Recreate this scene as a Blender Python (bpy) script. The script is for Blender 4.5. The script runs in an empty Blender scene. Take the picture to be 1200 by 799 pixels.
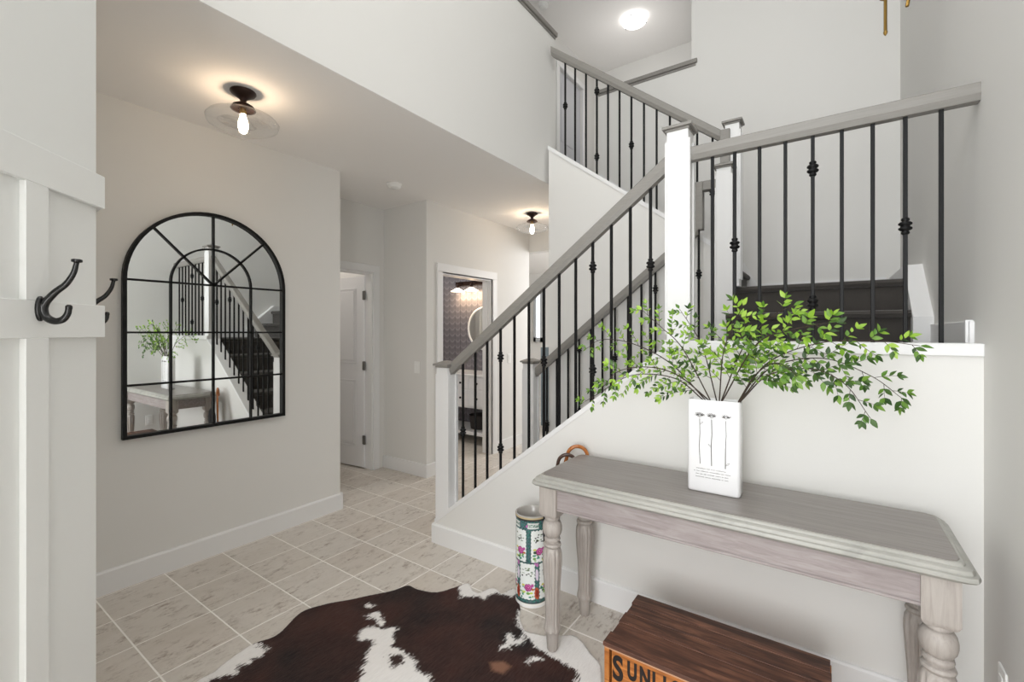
import bpy, bmesh, math, random
import numpy as np
from mathutils import Vector, Matrix
PI = math.pi
random.seed(7)
S = bpy.context.scene
COL = S.collection

# ------------------------------------------------------------------ camera, world, lights, exposure
cam = bpy.data.cameras.new('camera'); co = bpy.data.objects.new('camera', cam); COL.objects.link(co)
co.location = (0, 0, 1.42); co.rotation_euler = (PI / 2, 0, math.radians(35.1))
cam.sensor_width = 36; cam.lens = 530.3 / 1200 * 36; cam.shift_y = -0.00875; cam.clip_start = 0.02
S.camera = co
S.view_settings.view_transform = 'Standard'; S.view_settings.look = 'None'
S.view_settings.gamma = 1; S.view_settings.use_curve_mapping = False
S.view_settings.exposure = 0.38
S.cycles.max_bounces = 12; S.cycles.diffuse_bounces = 7; S.cycles.glossy_bounces = 5
S.cycles.transparent_max_bounces = 16; S.cycles.caustics_reflective = False; S.cycles.caustics_refractive = False
S.cycles.use_denoising = True; S.cycles.sample_clamp_indirect = 6
W = bpy.data.worlds.new('world'); S.world = W; W.use_nodes = True
W.node_tree.nodes['Background'].inputs[0].default_value = (0.93, 0.97, 1.0, 1)
W.node_tree.nodes['Background'].inputs[1].default_value = 2.0

def area(name, loc, rot, size, power, col=(1, 1, 1), sy=None):
    l = bpy.data.lights.new(name, 'AREA'); l.energy = power; l.color = col; l.size = size
    if sy: l.shape = 'RECTANGLE'; l.size_y = sy
    o = bpy.data.objects.new(name, l); COL.objects.link(o); o.location = loc; o.rotation_euler = rot
    o['kind'] = 'helper'; return o
def aim(o, tgt):
    d = Vector(tgt) - o.location; o.rotation_euler = d.to_track_quat('-Z', 'Y').to_euler()
a1 = area('bounce_fill_light', (-0.25, -1.4, 1.2), (0, 0, 0), 1.4, 34, (1, 0.99, 0.98), 1.6); aim(a1, (-2.6, 2.6, 2.3))  # added soft fill behind the camera, aimed upward to brighten the hall
a2 = area('high_fill_light', (-0.6, -1.6, 4.4), (0, 0, 0), 2.2, 25, (0.98, 0.99, 1), 1.6); aim(a2, (-0.9, 3.6, 2.2))  # unseen fill added high behind the camera for the stairs; no window modelled
a3 = area('far_room_fill_light', (-1.6, 6.6, 2.4), (0, 0, 0), 1.5, 90, (1, 1, 1)); aim(a3, (-5.5, 7.0, 1.0))  # area light added inside the far room, apart from its window pane
a4 = area('mirror_wall_fill_light', (0.25, -1.6, 1.9), (0, 0, 0), 1.2, 23, (1, 0.99, 0.98), 1.6); aim(a4, (-3.2, 2.2, 1.1))  # second added fill behind the camera, pointed at the mirror wall
a5 = area('overhead_fill_light', (-0.8, 1.0, 5.4), (0, 0, 0), 2.0, 26, (1, 0.99, 0.98), 2.4)  # downward fill added below the closed void ceiling to lift the floor
a6 = area('bathroom_fill_light', (-4.4, 4.0, 2.65), (0, 0, 0), .5, 11, (1, .96, .9))  # added out of view to brighten the dark vanity; no fixture modelled
a7 = area('closet_fill_light', (-4.6, 2.6, 2.68), (0, 0, 0), .3, 4, (1, .93, .86))  # added fill that brightens the otherwise unlit closet behind the door

def point(name, loc, power, col=(1, .75, .5), r=.03):
    l = bpy.data.lights.new(name, 'POINT'); l.energy = power; l.color = col; l.shadow_soft_size = r
    o = bpy.data.objects.new(name, l); COL.objects.link(o); o.location = loc; o['kind'] = 'helper'; return o

# ------------------------------------------------------------------ materials
def srgb(r, g, b):
    f = lambda c: c / 12.92 if c <= .04045 else ((c + .055) / 1.055) ** 2.4
    return (f(r / 255), f(g / 255), f(b / 255), 1)
class Mat:
    def __init__(s, name):
        s.m = bpy.data.materials.new(name); s.m.use_nodes = True
        s.t = s.m.node_tree; s.n = s.t.nodes; s.l = s.t.links; s.b = s.n['Principled BSDF']
    def node(s, typ, **kw):
        n = s.n.new(typ)
        for k, v in kw.items():
            if k.startswith('i_'):
                n.inputs[k[2:].replace('_', ' ')].default_value = v
            else: setattr(n, k, v)
        return n
    def link(s, a, b): s.l.new(a, b)
    def math(s, op, a, b=None, c=None):
        n = s.n.new('ShaderNodeMath'); n.operation = op
        for i, v in enumerate((a, b, c)):
            if v is None: continue
            if isinstance(v, (int, float)): n.inputs[i].default_value = v
            else: s.l.new(v, n.inputs[i])
        return n.outputs[0]
    def mix(s, fac, a, b):
        n = s.n.new('ShaderNodeMix'); n.data_type = 'RGBA'
        for i, v in ((0, fac), (6, a), (7, b)):
            if isinstance(v, (int, float, tuple)): n.inputs[i].default_value = v
            else: s.l.new(v, n.inputs[i])
        return n.outputs[2]
    def ramp(s, fac, stops):
        n = s.n.new('ShaderNodeValToRGB'); e = n.color_ramp.elements
        while len(e) < len(stops): e.new(.5)
        for k, (p, c) in enumerate(stops): e[k].position = p; e[k].color = c
        s.l.new(fac, n.inputs[0]); return n.outputs[0]
    def bump(s, h, strength=.1, dist=.01):
        n = s.n.new('ShaderNodeBump'); n.inputs['Strength'].default_value = strength; n.inputs['Distance'].default_value = dist
        s.l.new(h, n.inputs['Height']); s.l.new(n.outputs[0], s.b.inputs['Normal'])
    def coords(s, kind='Object', scale=(1, 1, 1), rnd=0):
        tc = s.n.new('ShaderNodeTexCoord'); mp = s.n.new('ShaderNodeMapping'); mp.inputs['Scale'].default_value = scale
        s.l.new(tc.outputs[kind], mp.inputs[0])
        if rnd:
            oi = s.n.new('ShaderNodeObjectInfo'); v = s.n.new('ShaderNodeCombineXYZ')
            r = s.math('MULTIPLY', oi.outputs['Random'], rnd)
            for i in range(3): s.l.new(r, v.inputs[i])
            s.l.new(v.outputs[0], mp.inputs['Location'])
        return mp.outputs[0]
    def noise(s, vec, scale, detail=4, rough=.55, dist=0):
        n = s.n.new('ShaderNodeTexNoise'); n.inputs['Scale'].default_value = scale; n.inputs['Detail'].default_value = detail
        n.inputs['Roughness'].default_value = rough; n.inputs['Distortion'].default_value = dist
        s.l.new(vec, n.inputs['Vector']); return n.outputs[0]

def paint(name, col, rough=.6, var=.02, scale=40, bump=.03, metal=0, spec=.5):
    M = Mat(name); v = M.coords(); nz = M.noise(v, scale)
    d = tuple(max(0, c * (1 - var * 2)) for c in col[:3]) + (1,)
    M.link(M.mix(nz, d, col), M.b.inputs['Base Color'])
    M.b.inputs['Roughness'].default_value = rough; M.b.inputs['Metallic'].default_value = metal
    M.b.inputs['Specular IOR Level'].default_value = spec
    if bump: M.bump(nz, bump, .002)
    return M.m
WALL = paint('wall_paint', srgb(223, 222, 219), .75, .01, 220, .05)
CEIL = paint('ceiling_paint', srgb(243, 241, 239), .85, .01, 120, .08)
TRIM = paint('white_trim_paint', srgb(229, 229, 229), .45, .005, 30, .01)
PANELW = paint('panel_wall_paint', srgb(226, 227, 225), .5, .005, 60, .02)
DOORW = paint('door_paint', srgb(234, 234, 236), .45, .005, 30, .01)
BLACK = paint('black_iron', srgb(13, 13, 14), .5, .02, 80, .05, 0, .25)
BLACKG = paint('black_gloss', srgb(14, 14, 14), .2, .02, 80, 0)
BRONZE = paint('dark_bronze', srgb(52, 36, 30), .35, .05, 40, 0, .6)
BRASS = paint('aged_brass', srgb(150, 120, 62), .3, .05, 40, 0, .9)
CHROME = paint('hinge_metal', srgb(120, 118, 115), .35, .05, 40, 0, .8)
CERAM = paint('white_ceramic', srgb(232, 232, 233), .18, .004, 20, 0)
INK = paint('grey_ink', srgb(95, 92, 90), .6, .1, 300, 0)
DARKINK = paint('black_stencil_ink', srgb(22, 14, 12), .6, .1, 100, 0)
PLASTIC = paint('white_plastic', srgb(236, 236, 234), .35, .004, 20, 0)
GROUT = paint('grout', srgb(246, 243, 238), .8, .03, 90, .1)
DARKFAB = paint('black_umbrella_cloth', srgb(24, 22, 24), .8, .1, 200, .1)
GREYBLUE = paint('blue_grey_cabinet_paint', srgb(120, 134, 142), .5, .02, 20, 0)

def railm():
    M = Mat('grey_rail_paint'); v = M.coords('Object', (1, 1, 1)); nz = M.noise(M.coords('Object', (3, 60, 60)), 3)
    M.link(M.mix(nz, srgb(126, 123, 118), srgb(144, 141, 136)), M.b.inputs['Base Color'])
    M.b.inputs['Roughness'].default_value = .45; return M.m
RAIL = railm()

def tilem():
    M = Mat('stone_tile'); v = M.coords('Object', (1.4, 1, 1), 37)
    # the veins run along the tile's own y axis
    v2 = M.coords('Object', (1.0, .38, 1), 37)
    n1 = M.noise(v2, 7, 6, .62, .3); n2 = M.noise(v2, 44, 8, .8, .1); n4 = M.noise(v, 9, 3, .5); n3 = M.noise(v, 90, 4, .6)
    oi = M.n.new('ShaderNodeObjectInfo')
    base = M.mix(n1, srgb(198, 190, 180), srgb(230, 225, 219))
    tone = M.mix(oi.outputs['Random'], srgb(214, 207, 198), srgb(226, 226, 224))
    mm = M.n.new('ShaderNodeMix'); mm.data_type = 'RGBA'; mm.blend_type = 'MULTIPLY'; mm.inputs[0].default_value = .4
    M.link(base, mm.inputs[6]); M.link(tone, mm.inputs[7])
    vein = M.ramp(M.math('ADD', M.math('MULTIPLY', n2, .75), M.math('MULTIPLY', n1, .25)), [(.5, (0, 0, 0, 1)), (.6, (1, 1, 1, 1))])
    c = M.mix(M.math('MULTIPLY', M.math('MULTIPLY', vein, M.ramp(n4, [(.42, (.12, .12, .12, 1)), (.62, (1, 1, 1, 1))])), .8), mm.outputs[2], srgb(126, 108, 94))
    c = M.mix(M.math('MULTIPLY', M.ramp(n3, [(.62, (0, 0, 0, 1)), (.75, (1, 1, 1, 1))]), .25), c, srgb(120, 108, 98))
    M.link(c, M.b.inputs['Base Color'])
    M.link(M.math('ADD', M.math('MULTIPLY', n2, .15), .28), M.b.inputs['Roughness'])
    M.bump(n2, .08, .003); return M.m
TILE = tilem()

def carpetm():
    M = Mat('charcoal_carpet'); v = M.coords(); n1 = M.noise(v, 350, 3, .7); n2 = M.noise(v, 9, 4)
    c = M.mix(n1, srgb(44, 42, 40), srgb(84, 80, 77)); c2 = M.mix(M.math('MULTIPLY', n2, .45), c, srgb(88, 84, 80))
    M.link(c2, M.b.inputs['Base Color']); M.b.inputs['Roughness'].default_value = .95; M.b.inputs['Specular IOR Level'].default_value = .1
    M.b.inputs['Sheen Weight'].default_value = .3
    M.bump(n1, .6, .004); return M.m
CARPET = carpetm()

def woodm(name, c1, c2, c3, sc=(2, 22, 22), rough=.5, rnd=11, blot=.5):
    M = Mat(name); v = M.coords('Object', sc, rnd); n1 = M.noise(v, 3, 8, .65, .8); n2 = M.noise(M.coords('Object', (1, 1, 1), rnd), 6, 4)
    n3 = M.noise(v, 14, 4, .6, .3)
    c = M.ramp(n1, [(.3, c1), (.5, c2), (.72, c3)])
    c = M.mix(M.math('MULTIPLY', M.ramp(n2, [(.45, (0, 0, 0, 1)), (.7, (1, 1, 1, 1))]), blot), c, c1)
    c = M.mix(M.math('MULTIPLY', n3, .25), c, c1)
    oi = M.n.new('ShaderNodeObjectInfo')
    c = M.mix(M.math('MULTIPLY', oi.outputs['Random'], .25), c, c2)
    M.link(c, M.b.inputs['Base Color']); M.b.inputs['Roughness'].default_value = rough
    M.bump(n1, .25, .002); return M.m
CRATE_TOP = woodm('dark_walnut_boards', srgb(42, 27, 23), srgb(96, 62, 48), srgb(156, 108, 84), (1.6, 14, 14), .5)
CRATE_SIDE = woodm('amber_pine_boards', srgb(120, 66, 26), srgb(186, 116, 54), srgb(214, 150, 84), (1.6, 20, 20), .5, 5, .3)
TAB_TOP = woodm('taupe_washed_wood', srgb(108, 102, 98), srgb(130, 124, 120), srgb(148, 141, 136), (1.2, 26, 26), .33, 0, .2)
TAB_EDGE = woodm('pale_grey_painted_wood', srgb(146, 145, 140), srgb(166, 165, 159), srgb(180, 178, 172), (2, 3, 3), .45, 0, .15)
TAB_LEG = woodm('grey_washed_leg_wood', srgb(150, 142, 136), srgb(172, 165, 159), srgb(186, 180, 174), (22, 22, 2), .5, 0, .15)
TAB_APRON = woodm('mauve_grey_washed_wood', srgb(132, 121, 120), srgb(156, 147, 146), srgb(176, 170, 168), (2, 20, 20), .5, 0, .3)
CANE = woodm('orange_varnished_cane', srgb(120, 62, 22), srgb(186, 112, 52), srgb(220, 160, 100), (20, 20, 6), .25)
CANED = woodm('dark_varnished_cane', srgb(40, 24, 18), srgb(70, 46, 34), srgb(100, 76, 62), (20, 20, 6), .3)
TWIG = woodm('twig_bark', srgb(34, 26, 22), srgb(58, 44, 34), srgb(84, 70, 46), (20, 20, 20), .7)

def leafm(name, a, b):
    M = Mat(name); oi = M.n.new('ShaderNodeObjectInfo'); nz = M.noise(M.coords('Object', (1, 1, 1), 9), 60, 2)
    c = M.mix(oi.outputs['Random'], a, b); c = M.mix(M.math('MULTIPLY', nz, .4), c, a)
    M.link(c, M.b.inputs['Base Color']); M.b.inputs['Roughness'].default_value = .42
    tr = M.n.new('ShaderNodeBsdfTranslucent'); M.link(c, tr.inputs[0])
    ms = M.n.new('ShaderNodeMixShader'); ms.inputs[0].default_value = .3
    M.link(M.b.outputs[0], ms.inputs[1]); M.link(tr.outputs[0], ms.inputs[2])
    M.link(ms.outputs[0], M.n['Material Output'].inputs[0]); return M.m
LEAF_L = leafm('fresh_green_leaf', srgb(128, 172, 44), srgb(182, 214, 96))
LEAF_M = leafm('mid_green_leaf', srgb(84, 128, 40), srgb(136, 172, 72))
LEAF_D = leafm('dark_green_leaf', srgb(44, 74, 32), srgb(86, 120, 52))

def mirrorm():
    M = Mat('mirror_glass'); M.b.inputs['Metallic'].default_value = 1; M.b.inputs['Roughness'].default_value = .0
    nz = M.noise(M.coords(), 3); M.link(M.mix(nz, (.86, .88, .87, 1), (.88, .9, .89, 1)), M.b.inputs['Base Color']); return M.m
MIRROR = mirrorm()
def glassm(name='clear_glass', base=.05, tint=(1, 1, 1, 1)):
    M = Mat(name); g = M.n.new('ShaderNodeBsdfGlossy'); g.inputs['Roughness'].default_value = .03
    t = M.n.new('ShaderNodeBsdfTransparent'); t.inputs[0].default_value = tint
    lw = M.n.new('ShaderNodeLayerWeight'); lw.inputs[0].default_value = .25
    ms = M.n.new('ShaderNodeMixShader'); M.link(M.math('ADD', M.math('MULTIPLY', lw.outputs['Facing'], .75), base), ms.inputs[0])
    M.link(t.outputs[0], ms.inputs[1]); M.link(g.outputs[0], ms.inputs[2]); M.link(ms.outputs[0], M.n['Material Output'].inputs[0]); return M.m
GLASS = glassm('clear_glass', .02)
def emitm(name, col, st):
    M = Mat(name); M.b.inputs['Emission Color'].default_value = col; M.b.inputs['Emission Strength'].default_value = st
    M.b.inputs['Base Color'].default_value = (1, 1, 1, 1); return M.m
BULB = emitm('lit_bulb', (1, .82, .6, 1), 14)
FLUSHM = emitm('lit_white_glass', (1, .98, .94, 1), 2.2)
WINDOWM = emitm('bright_daylight_pane', (.92, .97, 1, 1), 1.1)

def chevronm():   # wallpaper: vertical columns of stacked scallops with dark gaps
    M = Mat('scalloped_wallpaper'); tc = M.n.new('ShaderNodeTexCoord'); sp = M.n.new('ShaderNodeSeparateXYZ'); M.link(tc.outputs['Object'], sp.inputs[0])
    x = M.math('MULTIPLY', sp.outputs[0], 1 / .105); fx = M.math('FRACT', M.math('ADD', x, 100))
    d = M.math('ABSOLUTE', M.math('SUBTRACT', fx, .5))
    arch = M.math('MULTIPLY', M.math('MULTIPLY', d, d), 2.0)
    z = M.math('FRACT', M.math('ADD', M.math('SUBTRACT', M.math('MULTIPLY', sp.outputs[2], 1 / .085), arch), 100))
    line = M.ramp(z, [(0, (1, 1, 1, 1)), (.12, (.9, .9, .9, 1)), (.22, (.25, .25, .25, 1)), (.75, (0, 0, 0, 1)), (1, (.5, .5, .5, 1))])
    nz = M.noise(M.coords(), 25, 3)
    c = M.mix(line, srgb(100, 98, 104), srgb(132, 129, 136)); c = M.mix(M.math('MULTIPLY', nz, .3), c, srgb(104, 102, 108))
    gap = M.math('GREATER_THAN', d, .47)
    M.link(M.mix(gap, c, srgb(62, 56, 62)), M.b.inputs['Base Color']); M.b.inputs['Roughness'].default_value = .55
    return M.m
CHEV = chevronm()

def vcolm(name, rough=.5, noise_amt=0, nscale=200, bump=0, spec=.5):
    M = Mat(name); a = M.n.new('ShaderNodeAttribute'); a.attribute_name = 'col'
    c = a.outputs['Color']
    if noise_amt:
        nz = M.noise(M.coords('Object', (1, 1, 1)), nscale, 3); c = M.mix(M.math('MULTIPLY', nz, noise_amt), c, (0.02, .015, .012, 1))
        if bump: M.bump(nz, bump, .003)
    M.link(c, M.b.inputs['Base Color']); M.b.inputs['Roughness'].default_value = rough; M.b.inputs['Specular IOR Level'].default_value = spec
    return M.m
PORCELAIN = vcolm('painted_porcelain', .15)

# ------------------------------------------------------------------ mesh helpers
def obj(name, bm, mat, parent=None, smooth=False, kind=None, loc=None, rotz=0):
    bmesh.ops.recalc_face_normals(bm, faces=bm.faces)
    me = bpy.data.meshes.new(name); bm.to_mesh(me); bm.free()
    for m in (mat if isinstance(mat, (list, tuple)) else [mat]): me.materials.append(m)
    if smooth: me.shade_smooth()
    o = bpy.data.objects.new(name, me); COL.objects.link(o)
    if parent: o.parent = parent
    if kind: o['kind'] = kind
    if loc is not None: o.location = loc
    o.rotation_euler.z = rotz
    return o
def auto(o, ang=.6):
    me = o.data; me.shade_smooth()
    try: me.set_sharp_from_angle(angle=ang)
    except Exception: pass
    return o
def bx(bm, x0, x1, y0, y1, z0, z1, bev=0, mi=0):
    vs = [bm.verts.new((x, y, z)) for x in (x0, x1) for y in (y0, y1) for z in (z0, z1)]
    fs = [(0, 1, 3, 2), (4, 6, 7, 5), (0, 4, 5, 1), (2, 3, 7, 6), (0, 2, 6, 4), (1, 5, 7, 3)]
    F = [bm.faces.new([vs[i] for i in f]) for f in fs]
    for f in F: f.material_index = mi
    if bev:
        ed = list({e for f in F for e in f.edges})
        bmesh.ops.bevel(bm, geom=ed, offset=bev, segments=1, affect='EDGES')
    return vs
def box(x0, x1, y0, y1, z0, z1, bev=0):
    bm = bmesh.new(); bx(bm, x0, x1, y0, y1, z0, z1, bev); return bm
def prism(poly, axis, a0, a1, bm=None):
    """extrude a 2-D polygon; axis 'y': poly is (x,z); axis 'z': poly is (x,y); axis 'x': poly is (y,z)"""
    bm = bm or bmesh.new()
    def P(p, a): return (p[0], a, p[1]) if axis == 'y' else (p[0], p[1], a) if axis == 'z' else (a, p[0], p[1])
    A = [bm.verts.new(P(p, a0)) for p in poly]; B = [bm.verts.new(P(p, a1)) for p in poly]; n = len(poly)
    bm.faces.new(A); bm.faces.new(B[::-1])
    for i in range(n): bm.faces.new((A[i], B[i], B[(i + 1) % n], A[(i + 1) % n]))
    return bm
def lathe(bm, prof, seg=24, c=(0, 0, 0), mod=None, cap=True):
    rings = []
    for z, r in prof:
        ring = []
        for i in range(seg):
            t = 2 * PI * i / seg; rr = r * (mod(z, t) if mod else 1)
            ring.append(bm.verts.new((c[0] + rr * math.cos(t), c[1] + rr * math.sin(t), c[2] + z)))
        rings.append(ring)
    for a, b in zip(rings, rings[1:]):
        for i in range(seg): bm.faces.new((a[i], a[(i + 1) % seg], b[(i + 1) % seg], b[i]))
    if cap: bm.faces.new(rings[0][::-1]); bm.faces.new(rings[-1])
    return bm
def tube(bm, pts, rad, seg=8, flat=1.0):
    pts = [Vector(p) for p in pts]; n = len(pts)
    rad = rad if isinstance(rad, (list, tuple)) else [rad] * n
    rings = []; up = None
    for i, p in enumerate(pts):
        d = (pts[min(i + 1, n - 1)] - pts[max(i - 1, 0)]).normalized()
        if up is None: up = d.orthogonal().normalized()
        else: up = (up - d * up.dot(d)).normalized()
        s = d.cross(up).normalized()
        rings.append([bm.verts.new(p + (up * math.cos(2 * PI * k / seg) + s * math.sin(2 * PI * k / seg) * flat) * rad[i]) for k in range(seg)])
    for a, b in zip(rings, rings[1:]):
        for k in range(seg): bm.faces.new((a[k], a[(k + 1) % seg], b[(k + 1) % seg], b[k]))
    bm.faces.new(rings[0][::-1]); bm.faces.new(rings[-1]); return bm
def spline(pts, n):
    pts = [Vector(p) for p in pts]; out = []
    P = [pts[0] * 2 - pts[1]] + pts + [pts[-1] * 2 - pts[-2]]
    for i in range(len(pts) - 1):
        a, b, c, d = P[i:i + 4]
        for k in range(n):
            t = k / n
            out.append(.5 * ((2 * b) + (c - a) * t + (2 * a - 5 * b + 4 * c - d) * t * t + (3 * b - a - 3 * c + d) * t ** 3))
    out.append(pts[-1]); return out
def thing(name, label, cat, loc=(0, 0, 0), rotz=0, group=None):
    o = bpy.data.objects.new(name, None); COL.objects.link(o); o.location = loc; o.rotation_euler = (0, 0, rotz)
    o.empty_display_size = .05; return tag(o, label, cat, group)
def tag(o, label, cat, group=None):
    o['label'] = label; o['category'] = cat
    if group: o['group'] = group
    return o
def struct(name, bm, m, parent=None, label=None):
    o = obj(name, bm, m, parent)
    if not parent: o['kind'] = 'structure'
    if label: o['label'] = label
    return o
def share(name, me, parent, loc=(0, 0, 0), mat=None):
    o = bpy.data.objects.new(name, me); COL.objects.link(o); o.parent = parent; o.location = loc; return o

# ------------------------------------------------------------------ room shell
CH = 2.71; UF = 3.05; UC = 5.49
XM = -3.22; XR = .433; YW = 2.207; YF = 4.47; XV = -2.01
E0 = .0
# floor: grout bed with stone tiles as pieces
floor = struct('floor', box(-7.0, .6, -2.4, 8.6, -.1, -.0012), GROUT, label='pale grout floor under square stone tiles')
T = .3052; G = .31
tb = bmesh.new(); bx(tb, -T / 2, T / 2, -T / 2, T / 2, -.012, 0)
top = [e for e in tb.edges if all(v.co.z > -.001 for v in e.verts)]
bmesh.ops.bevel(tb, geom=top, offset=.0022, segments=1, affect='EDGES')
bmesh.ops.recalc_face_normals(tb, faces=tb.faces)
tme = bpy.data.meshes.new('tile'); tb.to_mesh(tme); tb.free(); tme.materials.append(TILE)
cells = []
for i in range(-16, 13):
    for j in range(-8, 26):
        x = -2.885 + G * (i + .5); y = 1.003 + G * (j + .5)
        if x < -6.9 or x > XR - .05 or y > 8.4 or y < -2.2: continue
        cells.append((x, y))
def cell_rank(c):
    x, y = c; Z = -.575 * x + .818 * y; R = .818 * x + .575 * y
    if Z < 1.3 or abs(R / Z) > 1.25: return 1e6 + Z
    if y > 2.35 and x > -1.95: return 5e5 + Z
    return Z
cells.sort(key=cell_rank)
fl_bm = bmesh.new()
for k, (x, y) in enumerate(cells):
    if k < 230: share('tile', tme, floor, (x, y, 0))
    else: bx(fl_bm, x - T / 2, x + T / 2, y - T / 2, y + T / 2, -.012, 0)
obj('far_tiles', fl_bm, TILE, floor, kind='stuff')

# mirror wall, alcove, door wall, bathroom wall
struct('wall_left', box(-3.84, XM, .333, 2.18, 0, CH), WALL, label='light grey wall carrying the arched mirror')
struct('baseboard_left', prism([(XM, 0), (XM + .016, 0), (XM + .016, .118), (XM + .010, .126), (XM, .128)], 'y', .333, 2.18), TRIM)
struct('baseboard_left_return', box(-3.84, XM + .016, 2.18, 2.196, 0, .128), TRIM)
# wall with the white door, x = -3.85
bm = box(-3.97, -3.85, 2.0, 2.225, 0, CH); bx(bm, -3.97, -3.85, 2.987, 3.25, 0, CH); bx(bm, -3.97, -3.85, 2.225, 2.987, 2.03, CH)
struct('wall_alcove', bm, WALL)
bm = bmesh.new()
for y0, y1 in ((2.155, 2.225), (2.987, 3.06)): bx(bm, -3.852, -3.834, y0, y1, 0, 2.03, .003)
bx(bm, -3.852, -3.832, 2.155, 3.06, 2.03, 2.105, .003)
bx(bm, -3.97, -3.852, 2.975, 2.99, 0, 2.03); bx(bm, -3.97, -3.852, 2.222, 2.237, 0, 2.03); bx(bm, -3.97, -3.852, 2.237, 2.975, 2.015, 2.032)
struct('trim_1', bm, TRIM, label='white casing around the open alcove door')
struct('wall_alcove_end', box(-3.97, XM, 3.13, 3.25, 0, CH), WALL)
struct('baseboard_alcove', box(-3.85, XM + .016, 3.114, 3.13, 0, .128, .002), TRIM)
# closet behind the door
struct('wall_closet_back', box(-5.3, -5.2, 2.0, 3.3, 0, CH), WALL)
struct('wall_closet_side', box(-5.2, -3.84, 2.0, 2.1, 0, CH), WALL)
struct('wall_closet_end', box(-5.6, -3.97, 3.15, 3.25, 0, CH), WALL)
# bathroom wall x=-3.22
bm = box(XM - .12, XM, 3.25, 3.358, 0, CH); bx(bm, XM - .12, XM, 4.166, 4.97, 0, CH); bx(bm, XM - .12, XM, 3.358, 4.166, 2.02, CH)
struct('wall_bathroom', bm, WALL)
bm = bmesh.new()
for y0, y1 in ((3.268, 3.345), (4.179, 4.256)): bx(bm, XM - .002, XM + .018, y0, y1, 0, 2.03, .003)
bx(bm, XM - .002, XM + .02, 3.268, 4.256, 2.03, 2.115, .003)
bx(bm, XM - .13, XM, 3.345, 3.362, 0, 2.03); bx(bm, XM - .13, XM, 4.162, 4.18, 0, 2.03); bx(bm, XM - .13, XM, 3.362, 4.162, 2.012, 2.03)
bx(bm, XM - .07, XM - .05, 4.15, 4.164, 0, 2.012)
struct('trim_2', bm, TRIM, label='white casing around the bathroom doorway')
struct('baseboard_bathroom_wall', box(XM, XM + .016, 4.256, 4.985, 0, .128, .002), TRIM)
struct('baseboard_bathroom_wall_near', box(XM, XM + .016, 3.131, 3.268, 0, .128, .002), TRIM)
struct('wall_bathroom_papered', box(-5.7, XM - .12, 4.85, 4.97, 0, CH), CHEV, label='grey wallpaper of scalloped columns in the bathroom')
struct('wall_bathroom_side', box(-5.7, -5.6, 3.15, 4.85, 0, CH), CHEV)
# header to the far room and the far room itself
struct('wall_header', box(XM - .12, -1.9, 4.97, 5.09, 2.46, CH), WALL)
struct('wall_far_room_back', box(-7.0, .6, 8.5, 8.6, 0, CH), WALL)
struct('wall_far_room_left', box(-7.1, -7.0, 4.9, 8.6, 0, CH), WALL)
struct('wall_far_room_front', box(-7.0, XM - .12, 4.97, 5.07, 0, CH), WALL)
struct('wall_far_room_right', box(.2, .3, YF + .1, 8.6, 0, CH), WALL)
# ceilings
struct('ceiling', box(-7.1, XV - .004, -2.4, 8.6, CH, UF - .005), CEIL)
struct('ceiling_under_landing', box(XV - .004, .433, YF + .06, 8.6, CH, UF - .005), CEIL)
struct('ceiling_upper', box(-5, XR + .1, -2.4, 8.6, UC, UC + .1), CEIL)
struct('floor_upper', box(-5, XR, YF + .12, 6.7, UF - .005, UF + .01), CARPET)
struct('floor_upper_left', box(-5, XV - .13, -2.4, YF + .12, UF - .005, UF + .01), CARPET)
# tall void wall with half wall and grey cap
struct('wall_void', box(XV - .12, XV, -2.4, 3.52, CH + .001, 4.04), WALL, label='tall white wall face above the hall ceiling edge')
def cap_bar(x0, x1, y0, y1, zt):
    bm = box(x0 - .022, x1 + .022, y0 - .022, y1 + .022, zt - .04, zt, .004); bx(bm, x0 - .008, x1 + .008, y0 - .008, y1 + .008, zt - .062, zt - .04, .003); return bm
struct('trim_3', cap_bar(XV - .12, XV, -2.4, 3.52, 4.09), RAIL, label='grey wooden cap on the upstairs half wall along the left')
struct('wall_upper_left', box(-3.16, -3.06, -2.4, 5.4, UF, UC), WALL)
bm = box(-3.16, -3.06, 5.4, 5.48, UF, UC); bx(bm, -3.16, -3.06, 6.2, 6.73, UF, UC); bx(bm, -3.16, -3.06, 5.48, 6.2, UF + 2.03, UC)
struct('wall_upper_left_far', bm, WALL)
bm = box(-3.065, -3.042, 5.40, 5.48, UF, UF + 2.03, .003); bx(bm, -3.065, -3.042, 6.2, 6.28, UF, UF + 2.03, .003); bx(bm, -3.065, -3.04, 5.4, 6.28, UF + 2.03, UF + 2.11, .003)
struct('trim_4', bm, TRIM, label='white casing around the upstairs door')
struct('wall_upper_back', box(-3.16, XR, 6.63, 6.73, UF, UC), WALL)
# stair hall walls
struct('wall_right', box(XR, XR + .1, -2.4, 8.6, 0, UC), WALL, label='light grey wall on the right')
struct('wall_back', box(XV, XR, YF, YF + .12, 0, 3.93), WALL)
struct('wall_back_upper', box(-1.07, XR, YF, YF + .12, 3.93, UC), WALL)
struct('trim_5', cap_bar(XV, -1.04, YF, YF + .12, 3.985), RAIL, label='grey wooden cap on the half wall over the stairs')
struct('wall_under_stairs', box(XV + .03, XV + .13, 3.45, YF, 0, 2.76), WALL)

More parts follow.
